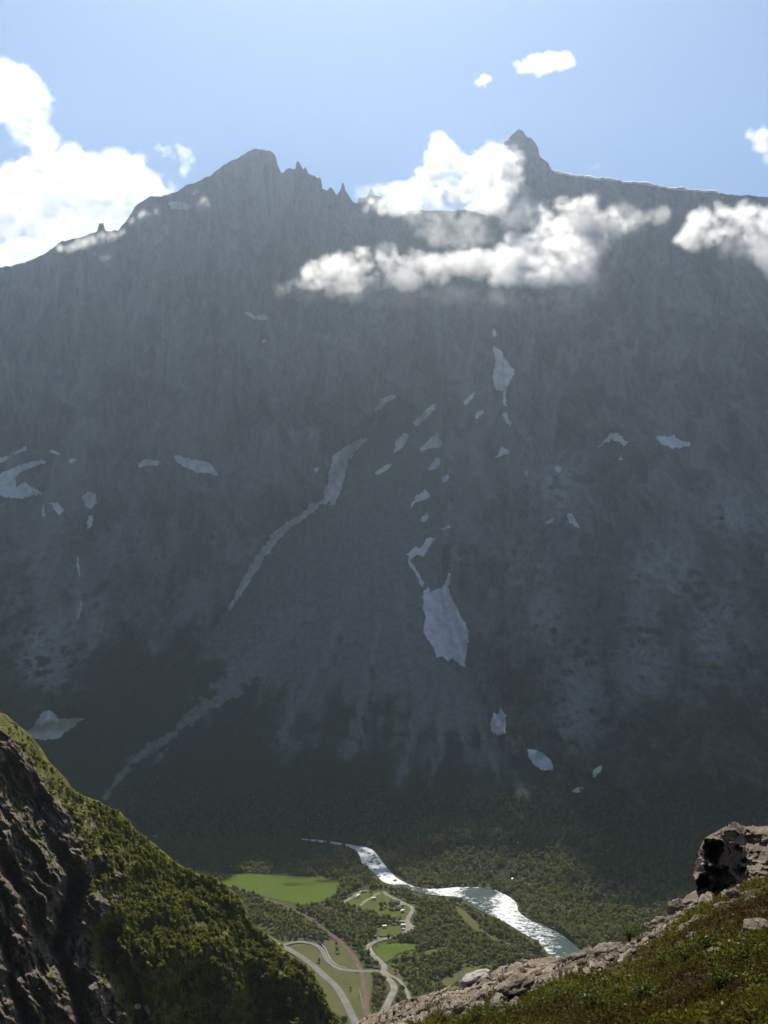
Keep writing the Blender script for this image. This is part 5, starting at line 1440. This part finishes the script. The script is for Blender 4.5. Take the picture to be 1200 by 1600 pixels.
def make_cloud(label, blobs, dist, rpx, dens, voxel, nscale, amp=1.1, thr=0.16, soft=0.35, depth=60.0, seed=1, group='clouds', wall=False, step=0.75, warp=0.5, kind=None, sunny=0):
    """BLOBS: [(outline in photo pixels, weight)]; DIST: metres ahead (or metres in front of the wall when WALL)."""
    r = np.random.default_rng(100 + seed)
    pts, rads, wts = [], [], []
    for poly, wgt in blobs:
        poly = np.array(poly, float); lo, hi = poly.min(0), poly.max(0)
        st = rpx * 0.36
        gx, gy = np.meshgrid(np.arange(lo[0], hi[0] + st, st), np.arange(lo[1], hi[1] + st, st))
        a = gx.ravel() + r.uniform(-0.4, 0.4, gx.size) * st; b = gy.ravel() + r.uniform(-0.4, 0.4, gy.size) * st
        a = np.concatenate([a, poly[:, 0]]); b = np.concatenate([b, poly[:, 1]])
        ins = in_poly(a, b, poly); ins[len(gx.ravel()):] = True
        a, b = a[ins], b[ins]
        if wall:
            Yw = np.min([m_point(np.clip(a + q, -430, 1630), np.maximum(b, ridge_v(a) + 4) + q2)[:, 1] for q in (-12, 0, 12) for q2 in (0, 12)], 0)
            Yd = Yw - dist - r.uniform(0, 1, len(a)) * depth
            Yw = np.where(b < ridge_v(a) - 4, 9000.0, Yw)
            if sunny: Yd = np.minimum(Yw - 45, (np.interp(b, [200, 300, 340, 400], [190, 130, 70, 0]) + np.interp(a, [430, 510, 560, 640, 750, 800, 860, 920], [sunny - 120, sunny - 110, sunny - 80, sunny - 35, sunny - 70, sunny - 200, sunny - 225, sunny - 200]) + 411 / 1.28) / (1 - (800 - b) / F / 1.28) + r.uniform(0, 1, len(a)) * depth)
        else:
            Yd = dist + r.uniform(-0.5, 0.5, len(a)) * depth
        pts.append(ray(a, b, Yd)); rads.append(rpx / F * Yd * r.uniform(0.9, 1.1, len(a))); wts.append(np.full(len(a), wgt))
    P, Rr, W = np.concatenate(pts), np.concatenate(rads), np.concatenate(wts)
    me = bpy.data.meshes.new('cloud'); me.vertices.add(len(P)); me.vertices.foreach_set('co', P.astype(np.float32).ravel())
    for an, av in (('rad', Rr), ('weight', W)):
        at = me.attributes.new(an, 'FLOAT', 'POINT'); at.data.foreach_set('value', av.astype(np.float32))
    mat = mat_cloud('cloud_vapour', dens)
    puffs = bpy.data.objects.new('puffs', me)
    vol = bpy.data.volumes.new('cloud'); vol.materials.append(mat)
    o = bpy.data.objects.new('cloud', vol); COL.objects.link(o)
    m1 = Rr.max() * 1.25
    lo, hi = P.min(0) - m1, P.max(0) + m1
    md = o.modifiers.new('vapour', 'NODES')
    md.node_group = cloud_nodes('cloud_vapour', tuple(lo), tuple(hi), voxel, nscale, amp, thr, soft, mat, seed, warp, puffs)
    return tag(o, label, 'cloud', group, kind)

if CLOUDS:
    make_cloud('great white cloud bank wrapped round the ridge below the pointed peak',
        [([(462,446),(490,420),(530,400),(565,392),(600,392),(645,398),(700,408),(745,395),(800,388),(850,360),(900,330),(960,335),(985,348),(945,385),(930,430),(890,445),(830,440),(770,440),(735,420),(690,436),(640,444),(600,448),(560,448),(500,455)], 1.0),
         ([(578,312),(625,298),(655,280),(672,245),(685,212),(695,215),(705,240),(730,255),(770,235),(788,232),(808,262),(820,300),(850,325),(900,318),(925,312),(940,345),(900,375),(850,370),(800,350),(770,330),(740,322),(690,318),(650,328),(600,325)], 1.0),
         ([(790,350),(840,355),(910,345),(950,350),(940,400),(900,440),(850,445),(800,425)], 0.8),
         ([(930,335),(975,325),(1030,330),(1035,338),(990,350),(950,375)], 0.35), ([(440,452),(470,430),(520,455),(600,458),(700,452),(820,462),(910,470),(800,476),(600,470),(480,466)], 0.10),
         ([(560,300),(590,296),(600,322),(575,326)], 0.35), ([(803,232),(808,240),(810,258),(802,262)], 0.3),
         ([(640,335),(690,325),(760,345),(770,375),(740,385),(700,390),(660,370)], 0.2),
         ([(860,450),(930,440),(960,410),(940,470),(880,480)], 0.12)],
        110, 22, 0.052, 2.6, 1/54.0, 2.9, 0.44, 0.6, 60.0, 1, wall=True, warp=0.4, sunny=1585)
    make_cloud('ragged white cloud drifting across the wall at the right edge of the ridge',
        [([(1060,372),(1085,345),(1125,328),(1160,322),(1215,335),(1260,340),(1270,420),(1210,425),(1185,400),(1150,360),(1120,372),(1085,385)], 1.0),
         ([(1120,360),(1180,365),(1175,395),(1130,390)], 0.15)],
        80, 22, 0.052, 2.6, 1/50.0, 2.9, 0.44, 0.6, 55.0, 2, wall=True, warp=0.4)
    make_cloud('towering white cumulus rising behind the low shoulder of the ridge',
        [([(-80,110),(10,108),(55,125),(62,155),(52,180),(80,225),(60,235),(30,215),(15,180),(-80,190)], 1.0),
         ([(-80,300),(20,270),(60,245),(110,240),(170,248),(215,255),(235,280),(262,300),(230,330),(150,390),(40,440),(-80,450)], 1.0)],
        7600, 28, 0.012, 13.0, 1/240.0, 2.6, 0.42, 0.5, 260.0, 3, warp=0.4)
    make_cloud('small bright cloud floating alone above the pointed peak',
        [([(810,102),(830,90),(860,88),(890,86),(893,98),(875,106),(840,112),(815,110)], 1.0)],
        7000, 15, 0.02, 8.0, 1/110.0, 2.3, 0.46, 0.55, 80.0, 4, warp=0.4)
    make_cloud('tiny cloud puff beside the small bright cloud',
        [([(745,128),(755,121),(764,124),(758,130),(748,131)], 1.0)], 7000, 10, 0.018, 6.0, 1/75.0, 2.3, 0.48, 0.5, 40.0, 5, warp=0.4)
    make_cloud('broken white cloud cut by the right edge of the sky',
        [([(1172,212),(1190,206),(1230,205),(1240,250),(1205,250),(1188,232)], 1.0)], 7000, 16, 0.018, 8.0, 1/110.0, 2.3, 0.46, 0.55, 80.0, 6, warp=0.4)
    make_cloud('pair of thin cloud shreds left of the rounded summit',
        [([(248,230),(262,232),(270,245),(258,242)], 0.7), ([(278,228),(295,232),(300,250),(288,270),(284,250)], 0.7)], 7000, 13, 0.012, 7.0, 1/90.0, 2.3, 0.5, 0.5, 50.0, 7, warp=0.4)
    make_cloud('faint wisp hanging over the shoulder right of the pointed peak',
        [([(918,260),(935,258),(928,263)], 0.6)], 7000, 8, 0.010, 7.0, 1/60.0, 2.0, 0.5, 0.5, 30.0, 8)
    make_cloud('low wisps of cloud clinging to the left shoulder below the snow patch',
        [([(205,348),(225,338),(245,334),(232,344)], 1.0), ([(310,324),(320,312),(325,322)], 1.0), ([(238,382),(252,368),(258,358),(250,376)], 1.0),
         ([(95,388),(120,378),(160,368),(195,362),(160,376),(110,392)], 0.8), ([(160,402),(172,400),(166,404)], 0.35)],
        25, 12, 0.045, 3.0, 1/30.0, 2.4, 0.42, 0.6, 20.0, 9, wall=True)
    make_cloud('shred of cloud low on the dark wall under the rounded summit',
        [([(320,467),(330,468)], 0.6)], 25, 8, 0.03, 3.0, 1/24.0, 2.0, 0.5, 0.6, 10.0, 10, wall=True)
def mat_volume(name, dens, g, color=(1, 1, 1)):
    k = N(name)
    pv = k.n('VolumePrincipled')
    pv.inputs['Color'].default_value = (*color, 1)
    pv.inputs['Density'].default_value = dens
    pv.inputs['Anisotropy'].default_value = g
    k.t.links.new(pv.outputs[0], k.out.inputs['Volume'])
    return k.m
def box_mesh(name, lo, hi):
    x0, y0, z0 = lo; x1, y1, z1 = hi
    V = [(x0,y0,z0),(x1,y0,z0),(x1,y1,z0),(x0,y1,z0),(x0,y0,z1),(x1,y0,z1),(x1,y1,z1),(x0,y1,z1)]
    return mesh_np(name, V, [(0,3,2,1),(4,5,6,7),(0,1,5,4),(1,2,6,5),(2,3,7,6),(3,0,4,7)], False)
if HAZE_DENSITY > 0:
    me = box_mesh('haze', (-3100, -500, -22), (3100, 3250, 1650))
    tag(link('haze', me, mat_volume('hazy_air', HAZE_DENSITY, 0.85, (0.72, 0.86, 1.0))), kind='stuff', label='thin bluish haze filling the valley')
